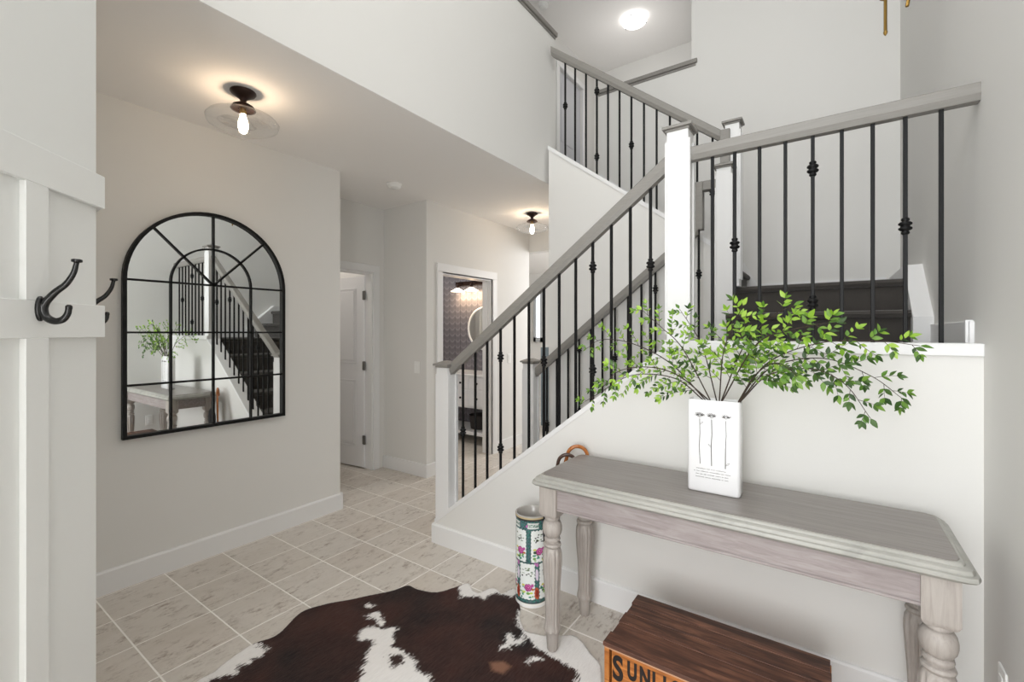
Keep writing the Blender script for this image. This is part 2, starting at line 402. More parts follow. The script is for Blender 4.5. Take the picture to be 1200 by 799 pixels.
# front stair wall with sloping curb, y 2.207..2.327
def curb(x): return .317 + .775 * (x + 1.984)
x0 = -2.17
struct('wall_front', prism([(-2.19, 0), (XR, 0), (XR, 1.335), (-.62, 1.335), (-.62, curb(-.62) - .03), (-2.19, curb(-2.19) - .03)], 'y', YW, YW + .12), WALL,
       label='half wall below the stairs behind the console table')
struct('trim_6', prism([(-2.19, curb(-2.19) - .03), (-.62, curb(-.62) - .03), (-.62, curb(-.62)), (-2.19, curb(-2.19))], 'y', YW - .004, YW + .124), TRIM)
struct('trim_7', box(-.66, XR, YW - .012, YW + .135, 1.335, 1.38, .003), TRIM, label='white ledge capping the half wall')
bm = prism([(YW, 0), (YW - .016, 0), (YW - .016, .118), (YW - .010, .126), (YW, .128)], 'x', -2.206, XR)
bx(bm, -2.206, -2.19, YW, YW + .12, 0, .128)
struct('baseboard_front', bm, TRIM)
struct('baseboard_right', box(XR - .016, XR, -2.4, YW - .016, 0, .128, .002), TRIM)
# far curb of the lower flight
struct('wall_stair_far', prism([(-2.15, 0), (-.6, 0), (-.6, curb(-.6)), (-2.15, curb(-2.15))], 'y', 3.21, 3.36), WALL)
struct('trim_8', prism([(-2.15, curb(-2.15) - .03), (-.62, curb(-.62) - .03), (-.62, curb(-.62)+.004), (-2.15, curb(-2.15)+.004)], 'y', 3.205, 3.365), TRIM)
# wall carrying the upper flight
def ucurb(x): return 3.006 - .745 * (x + 1.959)
struct('wall_stair_upper', prism([(-1.976, 0), (-.6, 0), (-.6, ucurb(-.6) - .03), (-1.976, ucurb(-1.976) - .03)], 'y', 3.36, 3.48), WALL,
       label='white triangular wall under the upper stair flight')
struct('trim_9', prism([(-1.98, ucurb(-1.98) - .035), (-.6, ucurb(-.6) - .035), (-.6, ucurb(-.6)), (-1.98, ucurb(-1.98))], 'y', 3.352, 3.488), TRIM)

# ------------------------------------------------------------------ carpeted stairs
stairs = thing('staircase', 'staircase of charcoal carpeted steps turning around a landing behind the half wall', 'staircase', (0, 0, 0))
def nose(run, depth_down, drop=.05):
    # profile: u along travel, w height
    return [(0, -depth_down), (0, -.045), (-.02, -.04), (-.028, -.02), (-.02, -.004), (-.008, 0), (run, 0), (run, -depth_down)]
for i in range(6):
    X0 = -2.05 + .24 * i; z = .193 * (i + 1)
    auto(obj('carpeted_step', prism([(X0 + u, z + w) for u, w in nose(.24, .2)], 'y', YW + .12, 3.21), CARPET, stairs))
auto(obj('landing', prism([(-.61 + u, 1.35 + w) for u, w in nose(XR + .61, .2)], 'y', YW + .12, 3.22), CARPET, stairs))
auto(obj('carpeted_step', prism([(3.2 + u, 1.54 + w) for u, w in nose(.26, .2)], 'x', -.55, .352), CARPET, stairs))
auto(obj('upper_landing', prism([(3.45 + u, 1.73 + w) for u, w in nose(YF - 3.45, .2)], 'x', -.6, XR - .012), CARPET, stairs))
for i in range(7):
    X0 = -.6 - .24 * i; z = 1.73 + .1886 * (i + 1)
    auto(obj('carpeted_step', prism([(X0 - u, z + w) for u, w in nose(.24, .22)], 'y', 3.48, YF), CARPET, stairs))
# white skirting beside the steps
bm = prism([(3.12, 1.35), (3.12, 1.50), (3.40, 1.745), (3.47, 1.81), (YF, 1.81), (YF, 1.35)], 'x', .352, XR)
obj('skirt_board', bm, TRIM, stairs)
obj('skirt_board', box(XR - .014, XR, YW + .12, 3.12, 1.35, 1.46, .002), TRIM, stairs)
obj('skirt_board', box(XR - .022, XR, YW + .137, YW + .15, 1.35, 1.465, .002), TRIM, stairs)
bm = prism([(-.52, 1.73), (-.52, 1.84), (-.62, 2.03), (-2.0, 3.10), (-2.0, 2.9), (-.6, 1.73)], 'y', YF - .012, YF); bx(bm, -.52, .352, YF - .012, YF, 1.73, 1.84)
obj('skirt_board', bm, TRIM, stairs)

# ------------------------------------------------------------------ balustrades
def knuckle_mesh():
    bm = bmesh.new()
    lathe(bm, [(-.032, .0085), (-.028, .013), (-.022, .013), (-.018, .0095), (-.016, .016), (-.012, .021), (-.006, .021), (-.003, .015), (.003, .015),
               (.006, .021), (.012, .021), (.016, .016), (.018, .0095), (.022, .013), (.028, .013), (.032, .0085)], 12)
    bmesh.ops.recalc_face_normals(bm, faces=bm.faces)
    me = bpy.data.meshes.new('knuckle'); bm.to_mesh(me); bm.free(); me.materials.append(BLACK); me.shade_smooth(); return me
KN = knuckle_mesh()
def baluster(parent, x, y, z0, z1, kn=()):
    h = .0068
    b = obj('baluster', box(-h, h, -h, h, z0, z1, .0015), BLACK, parent, loc=(x, y, 0))
    for z in kn: share('knuckle', KN, b, (0, 0, z))
def newel(parent, x, y, z0, z1, w=.05):
    bm = box(x - w, x + w, y - w, y + w, z0, z1 - .035, .002)
    # raised edge boards leave a shallow sunk panel on each face
    zt = z1 - .09; zb = z0 + .05
    for s in (-1, 1):
        bx(bm, x + s * (w + .0), x + s * (w + .008), y - w, y - w + .022, zb, zt); bx(bm, x + s * w, x + s * (w + .008), y + w - .022, y + w, zb, zt)
    n = obj('newel_post', bm, TRIM, parent)
    bm = bmesh.new(); bx(bm, x - w - .006, x + w + .006, y - w - .006, y + w + .006, z1 - .045, z1 - .033, .002)
    a = w + .018
    pts = [(-a, -.033), (-a, -.018), (-w * .25, 0)]
    ring = []
    for r, z in ((a, z1 - .033), (a, z1 - .020), (w * .5, z1 - .003), (w * .3, z1)):
        ring.append([bm.verts.new((x + sx * r, y + sy * r, z)) for sx, sy in ((-1, -1), (1, -1), (1, 1), (-1, 1))])
    for p, q in zip(ring, ring[1:]):
        for k in range(4): bm.faces.new((p[k], p[(k + 1) % 4], q[(k + 1) % 4], q[k]))
    bm.faces.new(ring[0][::-1]); bm.faces.new(ring[-1])
    obj('post_cap', bm, RAIL, n)
    return n
def rail_prism(x0, z0, x1, z1, yc, bm=None, w=.031, t=.062, end0='v', end1='v'):
    """handrail whose top runs x0,z0 -> x1,z1 along X, with chamfered profile; ends cut vertical"""
    bm = bm or bmesh.new()
    prof = [(-w + .006, 0), (w - .006, 0), (w, -.006), (w, -t + .022), (w - .012, -t), (-w + .012, -t), (-w, -t + .022), (-w, -.006)]
    sl = math.hypot(x1 - x0, z1 - z0) / abs(x1 - x0)
    A = [bm.verts.new((x0, yc + p, z0 + q * sl)) for p, q in prof]; B = [bm.verts.new((x1, yc + p, z1 + q * sl)) for p, q in prof]
    bm.faces.new(A); bm.faces.new(B[::-1])
    for i in range(8): bm.faces.new((A[i], B[i], B[(i + 1) % 8], A[(i + 1) % 8]))
    return bm
GR = 'stair balustrades'
# lower flight, near side
rl = thing('stair_railing', 'grey handrail with black iron balusters rising from the front newel post beside the umbrella stand', 'railing', (-2.13, 2.267, 0))
def sub(parent, wx, wy): return parent
def at0(parent):   # parts are modelled in world space: cancel the empty's own location
    parent.matrix_world = Matrix.Translation(parent.location)
def P0(name, label, cat): return thing(name, label, cat, (0, 0, 0))
bpy.data.objects.remove(rl)
rl = P0('stair_railing', 'grey sloping handrail with black iron balusters behind the umbrella stand, nearest flight', 'railing')
def nr(x): return 1.215 + .749 * (x + 2.08)
obj('handrail', rail_prism(-2.085, nr(-2.085), -.645, nr(-.645), 2.267), RAIL, rl)
XS = [-1.99, -1.884, -1.786, -1.68, -1.575, -1.47, -1.366, -1.264, -1.159, -1.056, -.949, -.845, -.74]
for k, x in enumerate(XS):
    m = {0: [nr(x) - .52], 3: [nr(x) - .25, nr(x) - .82], 6: [nr(x) - .50], 9: [nr(x) - .21, nr(x) - .77], 12: [nr(x) - .46]}.get(k, [])
    baluster(rl, x, 2.267, curb(x) - .01, nr(x) - .05, m)
newel(rl, -2.135, 2.267, curb(-2.2) - .12, 1.225)
newel(rl, -.596, 2.267, 1.36, 2.425)
# horizontal rail on the half wall
hr = P0('landing_railing', 'level grey handrail with black iron balusters on the half wall above the console table', 'railing')
obj('handrail', rail_prism(-.545, 2.298, XR, 2.298, 2.267), RAIL, hr)
for k, (x) in enumerate([-.449, -.355, -.255, -.157, -.059, .039, .137, .234, .334]):
    m = {1: [1.816], 4: [2.101, 1.541], 7: [1.822]}.get(k, [])
    baluster(hr, x, 2.267, 1.375, 2.245, m)
# lower flight, far side
fr = P0('stair_railing', 'grey gooseneck handrail with iron balusters on the far side of the lower flight', 'railing')
def frl(x): return 1.17 + .80 * (x + 1.98)
bm = rail_prism(-2.04, frl(-2.04), -.735, frl(-.735), 3.27)
bx(bm, -.765, -.705, 3.2382, 3.3018, frl(-.735) - .05, 2.44, .003); bx(bm, -.706, -.62, 3.2395, 3.3005, 2.377, 2.4395, .003)
obj('handrail', bm, RAIL, fr)
for k, x in enumerate([-1.94, -1.846, -1.741, -1.641, -1.54, -1.442, -1.34, -1.237, -1.135, -1.032, -.93, -.83]):
    m = {0: [frl(x) - .55], 3: [frl(x) - .16, frl(x) - .66], 6: [frl(x) - .46], 9: [frl(x) - .20, frl(x) - .72]}.get(k, [])
    baluster(fr, x, 3.27, curb(x) - .01, frl(x) - .05, m)
baluster(fr, -.735, 3.27, curb(-.735) - .01, frl(-.735) - .04, [frl(-.735) - .35])
newel(fr, -2.10, 3.27, .12, 1.195)
newel(fr, -.574, 3.285, 1.36, 2.548, .045)
# upper flight
ur = P0('stair_railing', 'grey handrail with black iron balusters climbing the upper flight to the second storey', 'railing')
def url(x): return 3.86 - .79 * (x + 1.935)
bm = rail_prism(-1.975, url(-1.975), -.6, url(-.6), 3.42)
bx(bm, -.615, -.555, 3.345, 3.375, 2.50, 2.80, .003)
obj('handrail', bm, RAIL, ur)
for k, x in enumerate([-1.848, -1.754, -1.654, -1.557, -1.46, -1.363, -1.266, -1.167, -1.07, -.972, -.868, -.78, -.677]):
    m = {0: [3.349], 3: [3.385, 2.849], 6: [2.876], 9: [2.86, 2.42], 12: [2.4]}.get(k, [])
    baluster(ur, x, 3.42, ucurb(x) - .01, url(x) - .05, m)
newel(ur, -.545, 3.42, 1.73, 2.88, .045)

# ------------------------------------------------------------------ panelled wall at the left with coat hooks
P1 = Vector((-1.526, .333)); SD = Vector((.7071, -.7071)); ND = Vector((.7071, .7071))
P0v = P1 + SD * .85
struct('wall_panelled', prism([tuple(P1), tuple(P0v), (-3.84, P0v.y), (-3.84, .333)], 'z', 0, CH), PANELW, label='white panelled wall at the left edge')
wp = bpy.data.objects['wall_panelled']
struct('wall_panelled_top', prism([tuple(P1), tuple(P0v), (XV, P0v.y), (XV, .333)], 'z', CH, UC), PANELW)
fr_ang = math.atan2(SD.y, SD.x)
def face_board(name, s0, s1, z0, z1, t=.013):
    # local x along the face from the corner, -y... outward normal is +ND
    bm = box(s0, s1, 0, t, z0, z1, .0012)
    for v in bm.verts:
        s, n = v.co.x, v.co.y
        q = P1 + SD * s + ND * n; v.co.x, v.co.y = q.x, q.y
    return obj(name, bm, PANELW, wp)
TB = .013
face_board('rail_board', -.012, .84, 1.407, 1.487)
face_board('rail_board', -.012, .84, 1.736, 1.818)
face_board('rail_board', -.012, .84, .0, .16)
for s in (.1605, .52):
    for z0, z1 in ((.16, 1.407), (1.487, 1.736)): face_board('stile_board', s, s + .058, z0, z1)
for z0, z1 in ((1.407, 1.487), (1.736, 1.818), (0, .16)):
    obj('rail_board', box(-3.2, P1.x - .003, .333, .333 + TB, z0, z1, .001), PANELW, wp)
def coat_hook(label, base, ang):
    t = thing('coat_hook', label, 'hook', (base[0], base[1], 1.47), ang, None)
    bm = bmesh.new(); lathe(bm, [(0, .0215), (.004, .0215), (.007, .017), (.007, .001)], 20)
    for v in bm.verts: v.co = Vector((v.co.z, v.co.y * .55, v.co.x * 1.25))
    obj('back_plate', bm, BLACKG, t, True)
    bm = bmesh.new()
    up = spline([(.006, 0, -.004), (.012, 0, .014), (.03, 0, .036), (.050, 0, .054), (.064, 0, .078), (.070, 0, .103)], 5)
    tube(bm, up, [.0085 - .004 * i / (len(up) - 1) for i in range(len(up))], 10)
    dn = spline([(.006, 0, .010), (.010, 0, -.014), (.026, 0, -.026), (.042, 0, -.024), (.052, 0, -.012), (.055, 0, .002)], 5)
    tube(bm, dn, [.009 - .0035 * i / (len(dn) - 1) for i in range(len(dn))], 10)
    lathe(bm, [(-.007, .004), (-.004, .006), (.002, .006), (.005, .003)], 12, (.055, 0, .004))
    obj('hook_arm', bm, BLACKG, t, True)
    bm = bmesh.new(); lathe(bm, [(0, .005), (.002, .0095), (.007, .0095), (.008, .006)], 16, (.070, 0, .100)); obj('knob', bm, BLACKG, t, True)
    return t
b1 = P1 + SD * .186 + ND * TB
coat_hook('black iron double coat hook facing the camera on the white panelled wall', b1, math.atan2(ND.y, ND.x))
coat_hook('black coat hook peeking out past the edge of the panelled wall beside the mirror', (P1.x - .2, .333 + TB), PI / 2)

# ------------------------------------------------------------------ arched mirror
MX = XM + .004; y0m, y1m = .806, 1.714; yc = (y0m + y1m) / 2; R = (y1m - y0m) / 2; zb, zs = .823, 1.715
mir = P0('arched_mirror', 'large arched wall mirror with black window-pane frame on the left wall', 'mirror')
def arch_path(r, n=36): return [(yc + r * math.cos(PI * k / n), zs + r * math.sin(PI * k / n)) for k in range(n + 1)]
def band(outer, inner, x0, x1, closed=False):
    bm = bmesh.new(); n = len(outer)
    V = [[bm.verts.new((x, p[0], p[1])) for p in path] for x in (x0, x1) for path in (outer, inner)]
    o0, i0, o1, i1 = V; rng = range(n if closed else n - 1)
    for k in rng:
        j = (k + 1) % n
        bm.faces.new((o1[k], o1[j], i1[j], i1[k])); bm.faces.new((o0[k], i0[k], i0[j], o0[j]))
        bm.faces.new((o0[k], o0[j], o1[j], o1[k])); bm.faces.new((i0[k], i1[k], i1[j], i0[j]))
    if not closed:
        for k in (0, n - 1): bm.faces.new((o0[k], o1[k], i1[k], i0[k]))
    return bm
fw = .019
outer = [(y1m, zb)] + arch_path(R) + [(y0m, zb)]; inner = [(y1m - fw, zb + fw)] + arch_path(R - fw) + [(y0m + fw, zb + fw)]
obj('frame', band(outer, inner, MX, MX + .032, True), BLACK, mir)
mw = .0055; xa, xb = MX + .008, MX + .022
def strip(p, q, w=mw):
    p, q = Vector(p), Vector(q); d = (q - p).normalized(); n = Vector((-d.y, d.x)) * w
    return prism([tuple(p + n), tuple(q + n), tuple(q - n), tuple(p - n)], 'x', xa, xb)
Ri = R / 2
for yy in (yc - Ri, yc, yc + Ri): obj('muntin', strip((yy, zb + .01), (yy, zs if yy != yc else zs + R - .01)), BLACK, mir)
for zz in (zs, zs - .2973, zs - .5946): obj('muntin', strip((y0m + .01, zz), (y1m - .01, zz)), BLACK, mir)
for a in (45, 135): obj('muntin', strip((yc, zs), (yc + (R - .01) * math.cos(math.radians(a)), zs + (R - .01) * math.sin(math.radians(a)))), BLACK, mir)
obj('muntin', band(arch_path(Ri + mw), arch_path(Ri - mw), xa, xb), BLACK, mir)
# panes of mirror glass, one object each
g = .0006
ys = [y0m + .008, yc - Ri, yc, yc + Ri, y1m - .008]; zz = [zb + .008, zs - .5946, zs - .2973, zs]
for i in range(4):
    for j in range(3):
        obj('mirror_pane', box(MX + .002, MX + .011, ys[i] + g, ys[i + 1] - g, zz[j] + g, zz[j + 1] - g), MIRROR, mir)
for ra, rb in ((0, Ri), (Ri, R - .01)):
    for k in range(4):
        a0 = PI * k / 4 + .001; a1_ = PI * (k + 1) / 4 - .001; n = 10
        pts = [(yc + rb * math.cos(a0 + (a1_ - a0) * t / n), zs + g + rb * math.sin(a0 + (a1_ - a0) * t / n)) for t in range(n + 1)]
        if ra: pts += [(yc + ra * math.cos(a1_ - (a1_ - a0) * t / n), zs + g + ra * math.sin(a1_ - (a1_ - a0) * t / n)) for t in range(n + 1)]
        else: pts += [(yc, zs + g)]
        obj('mirror_pane', prism(pts, 'x', MX + .002, MX + .011), MIRROR, mir)

# ------------------------------------------------------------------ white door in the alcove
dr = P0('door_1', 'white two-panel door standing open in the alcove', 'door')
dr['kind'] = 'structure'; del dr['category']
# slab in local coordinates: hinge at origin, extends along +x (rotated), face toward -y
sl = bmesh.new(); bx(sl, .004, .735, 0, .035, .012, 2.0, .002)
def raised(bm, xa_, xb_, za_, zb_):
    for (u0, u1, w0, w1) in ((xa_, xb_, za_, za_ + .012), (xa_, xb_, zb_ - .012, zb_), (xa_, xa_ + .012, za_, zb_), (xb_ - .012, xb_, za_, zb_)):
        bx(bm, u0, u1, -.005, 0, w0, w1, .002)
    bx(bm, xa_ + .03, xb_ - .03, -.006, 0, za_ + .03, zb_ - .03, .004)
raised(sl, .12, .61, .22, .92); raised(sl, .12, .61, 1.09, 1.88)
hinge = (-3.955, 2.962); ang = PI + math.radians(6)
# mirror local y so that the moulded face looks back toward the hall (-y world side)
for v in sl.verts: v.co.y = -v.co.y
slab = obj('door_slab', sl, DOORW, dr, loc=(hinge[0], hinge[1], 0), rotz=ang)
for z in (.30, 1.07, 1.80):
    bm = box(-.018, .022, .0, .008, z - .045, z + .045, .001); lathe(bm, [(z - .048, .006), (z + .048, .006)], 10, (-.004, .008, 0))
    h = obj('hinge', bm, CHROME, dr, loc=(hinge[0], hinge[1], 0), rotz=ang)

# upstairs door
d3 = P0('door_2', 'x', 'x'); d3['kind'] = 'structure'; del d3['category']; d3['label'] = 'half hidden grey upstairs door behind the upper balusters'
bm = box(-3.13, -3.095, 5.485, 6.195, UF + .015, UF + 2.025, .002)
for z0, z1 in ((UF + .2, UF + .9), (UF + 1.05, UF + 1.88)): bx(bm, -3.095, -3.088, 5.6, 6.08, z0, z1, .003)
obj('door_slab', bm, paint('grey_door_paint', srgb(196, 197, 202), .5), d3)
# ------------------------------------------------------------------ ceiling lamps
def glass_lamp(label, x, y, power):
    t = thing('ceiling_lamp', label, 'lamp', (x, y, CH), 0, None)
    bm = bmesh.new(); lathe(bm, [(0, .062), (-.006, .063), (-.016, .056), (-.03, .034), (-.042, .018), (-.055, .014), (-.066, .02)], 28); obj('canopy', bm, BRONZE, t, True)
    bm = bmesh.new(); lathe(bm, [(-.062, .018), (-.068, .036), (-.078, .052), (-.092, .060), (-.096, .060), (-.094, .052), (-.082, .02)], 28); obj('socket_cup', bm, BRONZE, t, True)
    bm = bmesh.new(); lathe(bm, [(-.088, .018), (-.120, .016)], 16); obj('socket', bm, BRASS, t, True)
    bm = bmesh.new(); lathe(bm, [(-.118, .012), (-.13, .014), (-.16, .023), (-.19, .025), (-.215, .018), (-.224, .006)], 16); obj('bulb', bm, BULB, t, True)
    bm = bmesh.new(); lathe(bm, [(-.086, .05), (-.098, .052), (-.112, .075), (-.122, .120), (-.138, .158), (-.158, .174), (-.178, .168), (-.196, .135), (-.210, .085), (-.216, .03), (-.217, .002)], 40, cap=False)
    obj('glass_shade', bm, GLASS, t, True)
    p = point('bulb_light', (x, y, CH - .19), power, (1, .74, .5), .03)
glass_lamp('bronze and clear glass ceiling lamp above the arched mirror', -2.58, 1.159, 10)
glass_lamp('small bronze and glass ceiling lamp by the far hall opening', -2.65, 4.15, 13)
t = thing('smoke_detector', 'round white smoke detector on the hall ceiling near the alcove', 'smoke detector', (-3.11, 2.64, CH))
bm = bmesh.new(); lathe(bm, [(0, .066), (-.012, .066), (-.014, .058), (-.02, .058), (-.034, .05), (-.038, .03)], 28); obj('housing', bm, PLASTIC, t, True)
bm = bmesh.new(); lathe(bm, [(-.036, .02), (-.042, .018)], 16); obj('test_button', bm, PLASTIC, t, True)
t = thing('smoke_detector', 'white smoke detector on the upstairs ceiling at the top edge of the picture', 'smoke detector', (-2.91, 4.82, UC))
bm = bmesh.new(); lathe(bm, [(0, .066), (-.02, .066), (-.022, .055), (-.035, .055), (-.05, .045), (-.052, .02)], 28); obj('housing', bm, PLASTIC, t, True)
t = thing('flush_light', 'glowing white glass flush light on the upstairs ceiling', 'light', (-2.08, 5.72, UC))
bm = bmesh.new()
lathe(bm, [(-.03, .16), (-.045, .155), (-.07, .12), (-.085, .06), (-.088, .005)], 32)
obj('glass_dish', bm, FLUSHM, t, True)
bm = bmesh.new(); lathe(bm, [(0, .12), (-.03, .12)], 24); obj('base', bm, PLASTIC, t)
for k in range(3):
    bm = bmesh.new(); lathe(bm, [(-.055, .008), (-.025, .008)], 10, (.152 * math.cos(k * 2.094 + .6), .152 * math.sin(k * 2.094 + .6), 0)); obj('clip', bm, CHROME, t)
pl = point('flush_light_glow', (-2.08, 5.72, UC - .8), 9, (1, .97, .93), .12)

# ------------------------------------------------------------------ hanging brass light over the landing (only its lowest pieces are in view)
cx, cyy = .22, 2.84
t = thing('hanging_lantern', 'aged brass hanging light cut off by the top edge of the picture', 'light', (cx, cyy, 2.87))
bm = bmesh.new(); tube(bm, [(0, 0, .01), (0, 0, .17)], .007, 8); lathe(bm, [(-.012, .002), (-.004, .007), (.006, .009), (.014, .006)], 10); obj('drop_rod', bm, BRASS, t)
bm = bmesh.new(); lathe(bm, [(.165, .012), (.172, .022), (.182, .022), (.19, .01)], 14); tube(bm, [(0, 0, .18), (0, 0, 2.6)], .006, 8); obj('stem', bm, BRASS, t)
for k in range(4):
    a = k * PI / 2 + .62; c_, s_ = math.cos(a), math.sin(a)
    bm = bmesh.new(); tube(bm, [(0, 0, .215), (c_ * .05, s_ * .05, .25), (c_ * .16, s_ * .16, .30), (c_ * .24, s_ * .24, .36)], .006, 6)
    arm = obj('arm', bm, BRASS, t)
    bm = bmesh.new(); lathe(bm, [(.35, .016), (.36, .02), (.47, .018)], 12, (c_ * .24, s_ * .24, 0)); obj('candle_sleeve', bm, PLASTIC, arm)
bm = bmesh.new(); tube(bm, [(.11, .06, .30), (.085, .05, .125)], [.010, .008], 6); obj('brace', bm, BRASS, t)

# ------------------------------------------------------------------ console table
tab = P0('console_table', 'long grey-washed console table with turned fluted legs against the half wall', 'table')
TX0, TX1, TY0, TY1 = -1.090, .332, 1.685, 2.155
def oct_ring(bm, ins, z, ch=.05):
    a, b, c_, d = TX0 + ins, TX1 - ins, TY0 + ins, TY1 - ins; k = ch * .55
    pts = []
    for (px, py, sx, sy, first) in ((a, c_, 1, 1, 0), (b, c_, -1, 1, 1), (b, d, -1, -1, 0), (a, d, 1, -1, 1)):
        A = (px + sx * 0, py + sy * k); B = (px + sx * k * .3, py + sy * k * .3); C_ = (px + sx * k, py)
        pts += [A, B, C_] if first == 0 else [C_, B, A]
    return [bm.verts.new((p[0], p[1], z)) for p in pts]
def rings_to(bm, rs, cap0=True, cap1=True):
    for p, q in zip(rs, rs[1:]):
        n = len(p)
        for k in range(n): bm.faces.new((p[k], p[(k + 1) % n], q[(k + 1) % n], q[k]))
    if cap0: bm.faces.new(rs[0][::-1])
    if cap1: bm.faces.new(rs[-1])
bm = bmesh.new(); rings_to(bm, [oct_ring(bm, .036, .7760), oct_ring(bm, .036, .7885), oct_ring(bm, .038, .7900)]); obj('tabletop', bm, TAB_TOP, tab)
bm = bmesh.new(); rings_to(bm, [oct_ring(bm, i, z) for i, z in ((.036, .7875), (.030, .7870), (.026, .7830), (.025, .7790), (.018, .7780), (.012, .7740), (.009, .7680), (.009, .7640), (.002, .7620), (.0, .7570), (.0, .7510), (.005, .7450), (.016, .7410), (.02, .7380), (.022, .7360))], False, True)
auto(obj('edge_molding', bm, TAB_EDGE, tab), .5)
def leg_mesh():
    bm = bmesh.new(); w = .042
    rs = [[bm.verts.new((sx * a, sy * a, z)) for sx, sy in ((-1, -1), (1, -1), (1, 1), (-1, 1))] for a, z in ((w, .7360), (w, .612), (w - .004, .602), (w - .010, .594))]
    rings_to(bm, rs, True, True)
    prof = [(.596, .033), (.586, .034), (.583, .028), (.579, .028), (.576, .034), (.565, .040), (.550, .0435), (.535, .0435), (.520, .040), (.508, .033), (.504, .029),
            (.500, .034), (.493, .036), (.487, .034), (.484, .029), (.480, .029), (.476, .037), (.469, .040), (.463, .038), (.458, .032)]
    lathe(bm, prof, 28)
    fl_ = [(.458, .032), (.452, .036), (.44, .041), (.42, .0435), (.39, .0435), (.34, .0405), (.28, .036), (.22, .0325), (.17, .031), (.14, .031), (.12, .033), (.10, .037), (.09, .0375), (.085, .034)]
    def mod(z, t):
        k = min(1, max(0, (.452 - z) / .02)) * min(1, max(0, (z - .09) / .02))
        return 1 - .17 * k * (max(0, math.cos(t * 10)) ** .6)
    lathe(bm, fl_, 80, mod=mod)
    lathe(bm, [(.086, .030), (.080, .031), (.074, .029), (.070, .028), (.03, .0255), (.004, .023), (0, .021)], 28)
    bmesh.ops.recalc_face_normals(bm, faces=bm.faces)
    me = bpy.data.meshes.new('leg'); bm.to_mesh(me); bm.free(); me.materials.append(TAB_LEG); me.shade_smooth()
    try: me.set_sharp_from_angle(angle=.7)
    except Exception: pass
    return me
LM = leg_mesh()
LX = (-1.012, .252); LY = (1.752, 2.075)
for x in LX:
    for y in LY: share('leg', LM, tab, (x, y, .009 if (x < 0 and y < 2) else 0))
def apron(x0, x1, y0, y1, front):
    bm = box(x0, x1, y0, y1, .642, .738, .001)
    if front: bx(bm, x0, x1, y0 - .005, y0, .642, .652, .002); bx(bm, x0, x1, y0 - .004, y0, .728, .738, .001)
    return obj('apron', bm, TAB_APRON, tab)
apron(LX[0] + .04, LX[1] - .04, LY[0] - .03, LY[0] - .008, True); apron(LX[0] + .04, LX[1] - .04, LY[1] + .008, LY[1] + .03, False)
apron(LX[0] - .03, LX[0] - .01, LY[0] + .04, LY[1] - .04, False); apron(LX[1] + .01, LX[1] + .03, LY[0] + .04, LY[1] - .04, False)

# ------------------------------------------------------------------ white vase with flower print
VX0, VX1, VY0, VY1 = -.468, -.277, 1.885, 1.963; VZ0, VZ1 = .7902, 1.154
vs = thing('vase', 'white rectangular ceramic vase printed with three flowers on the console table', 'vase', ((VX0 + VX1) / 2, (VY0 + VY1) / 2, VZ0))
hw, hd, hh = (VX1 - VX0) / 2, (VY1 - VY0) / 2, VZ1 - VZ0
bm = bmesh.new()
def vr(ins, z): 
    a, b = hw - ins, hd - ins; c_ = .012 * (1 if ins < .004 else .4)
    pts = []
    for sx, sy, fl2 in ((-1, -1, 0), (1, -1, 1), (1, 1, 0), (-1, 1, 1)):
        A = (sx * a, sy * (b - c_)); B = (sx * (a - c_ * .3), sy * (b - c_ * .3)); C_ = (sx * (a - c_), sy * b)
        pts += [A, B, C_] if fl2 == 0 else [C_, B, A]
    return [bm.verts.new((p[0], p[1], z)) for p in pts]
rings_to(bm, [vr(.008, 0), vr(.002, .003), vr(0, .009), vr(.0, hh - .006), vr(.002, hh - .001), vr(.004, hh), vr(.0065, hh - .002), vr(.0075, hh - .03), vr(.0075, .05)], True, True)
auto(obj('body', bm, CERAM, vs), .9)
# print: thin raised line work on the front face
def print_line(bm, pts, w):
    yy = -hd - .0006
    for a, b in zip(pts, pts[1:]):
        a, b = Vector(a), Vector(b); d = (b - a)
        if d.length < 1e-6: continue
        d.normalize(); n = Vector((-d.y, d.x)) * w
        q = [a + n, b + n, b - n, a - n]
        f = [bm.verts.new((p.x, yy, p.y)) for p in q]; r = [bm.verts.new((p.x, -hd + .0005, p.y)) for p in q]
        bm.faces.new(f); 
        for i in range(4): bm.faces.new((f[i], f[(i + 1) % 4], r[(i + 1) % 4], r[i]))
for k, fx in enumerate((-.048, -.004, .047)):
    bm = bmesh.new(); zt = hh - .062; zb_ = .112 - .003 * k
    rnd = random.Random(k)
    print_line(bm, [(fx, zt - .012), (fx + .001, zt - .07), (fx - .0015, zt - .12), (fx - .002 * (k - 1), zb_)], .0012 if k == 0 else .0016)
    for j in range(9):   # petals
        a = PI * (j / 8); r0, r1 = .004, .016 + rnd.uniform(-.002, .003)
        p = [(fx + r0 * math.cos(a), zt + .3 * r0 * math.sin(a)), (fx + r1 * math.cos(a - .12), zt + .65 * r1 * math.sin(a)), (fx + (r1 + .002) * math.cos(a + .1), zt + .7 * r1 * math.sin(a) + .001), (fx + r0 * 1.5 * math.cos(a + .2), zt + r0 * math.sin(a + .2))]
        print_line(bm, p, .0006)
    for j in range(3): print_line(bm, [(fx - .014 + j * .002, zt + .002 * j), (fx, zt - .008 + .003 * j), (fx + .014 - j * .002, zt + .002 * j)], .0006)
    lz, sg = ((zt - .03, 1), (zt - .115, -1), (zb_ + .018, 1))[k]
    print_line(bm, [(fx, lz - .006), (fx + sg * .008, lz - .002), (fx + sg * .013, lz + .006), (fx + sg * .006, lz + .003), (fx, lz - .004)], .0005)
    obj('printed_flower', bm, INK, vs)
bm = bmesh.new()
rnd = random.Random(5)
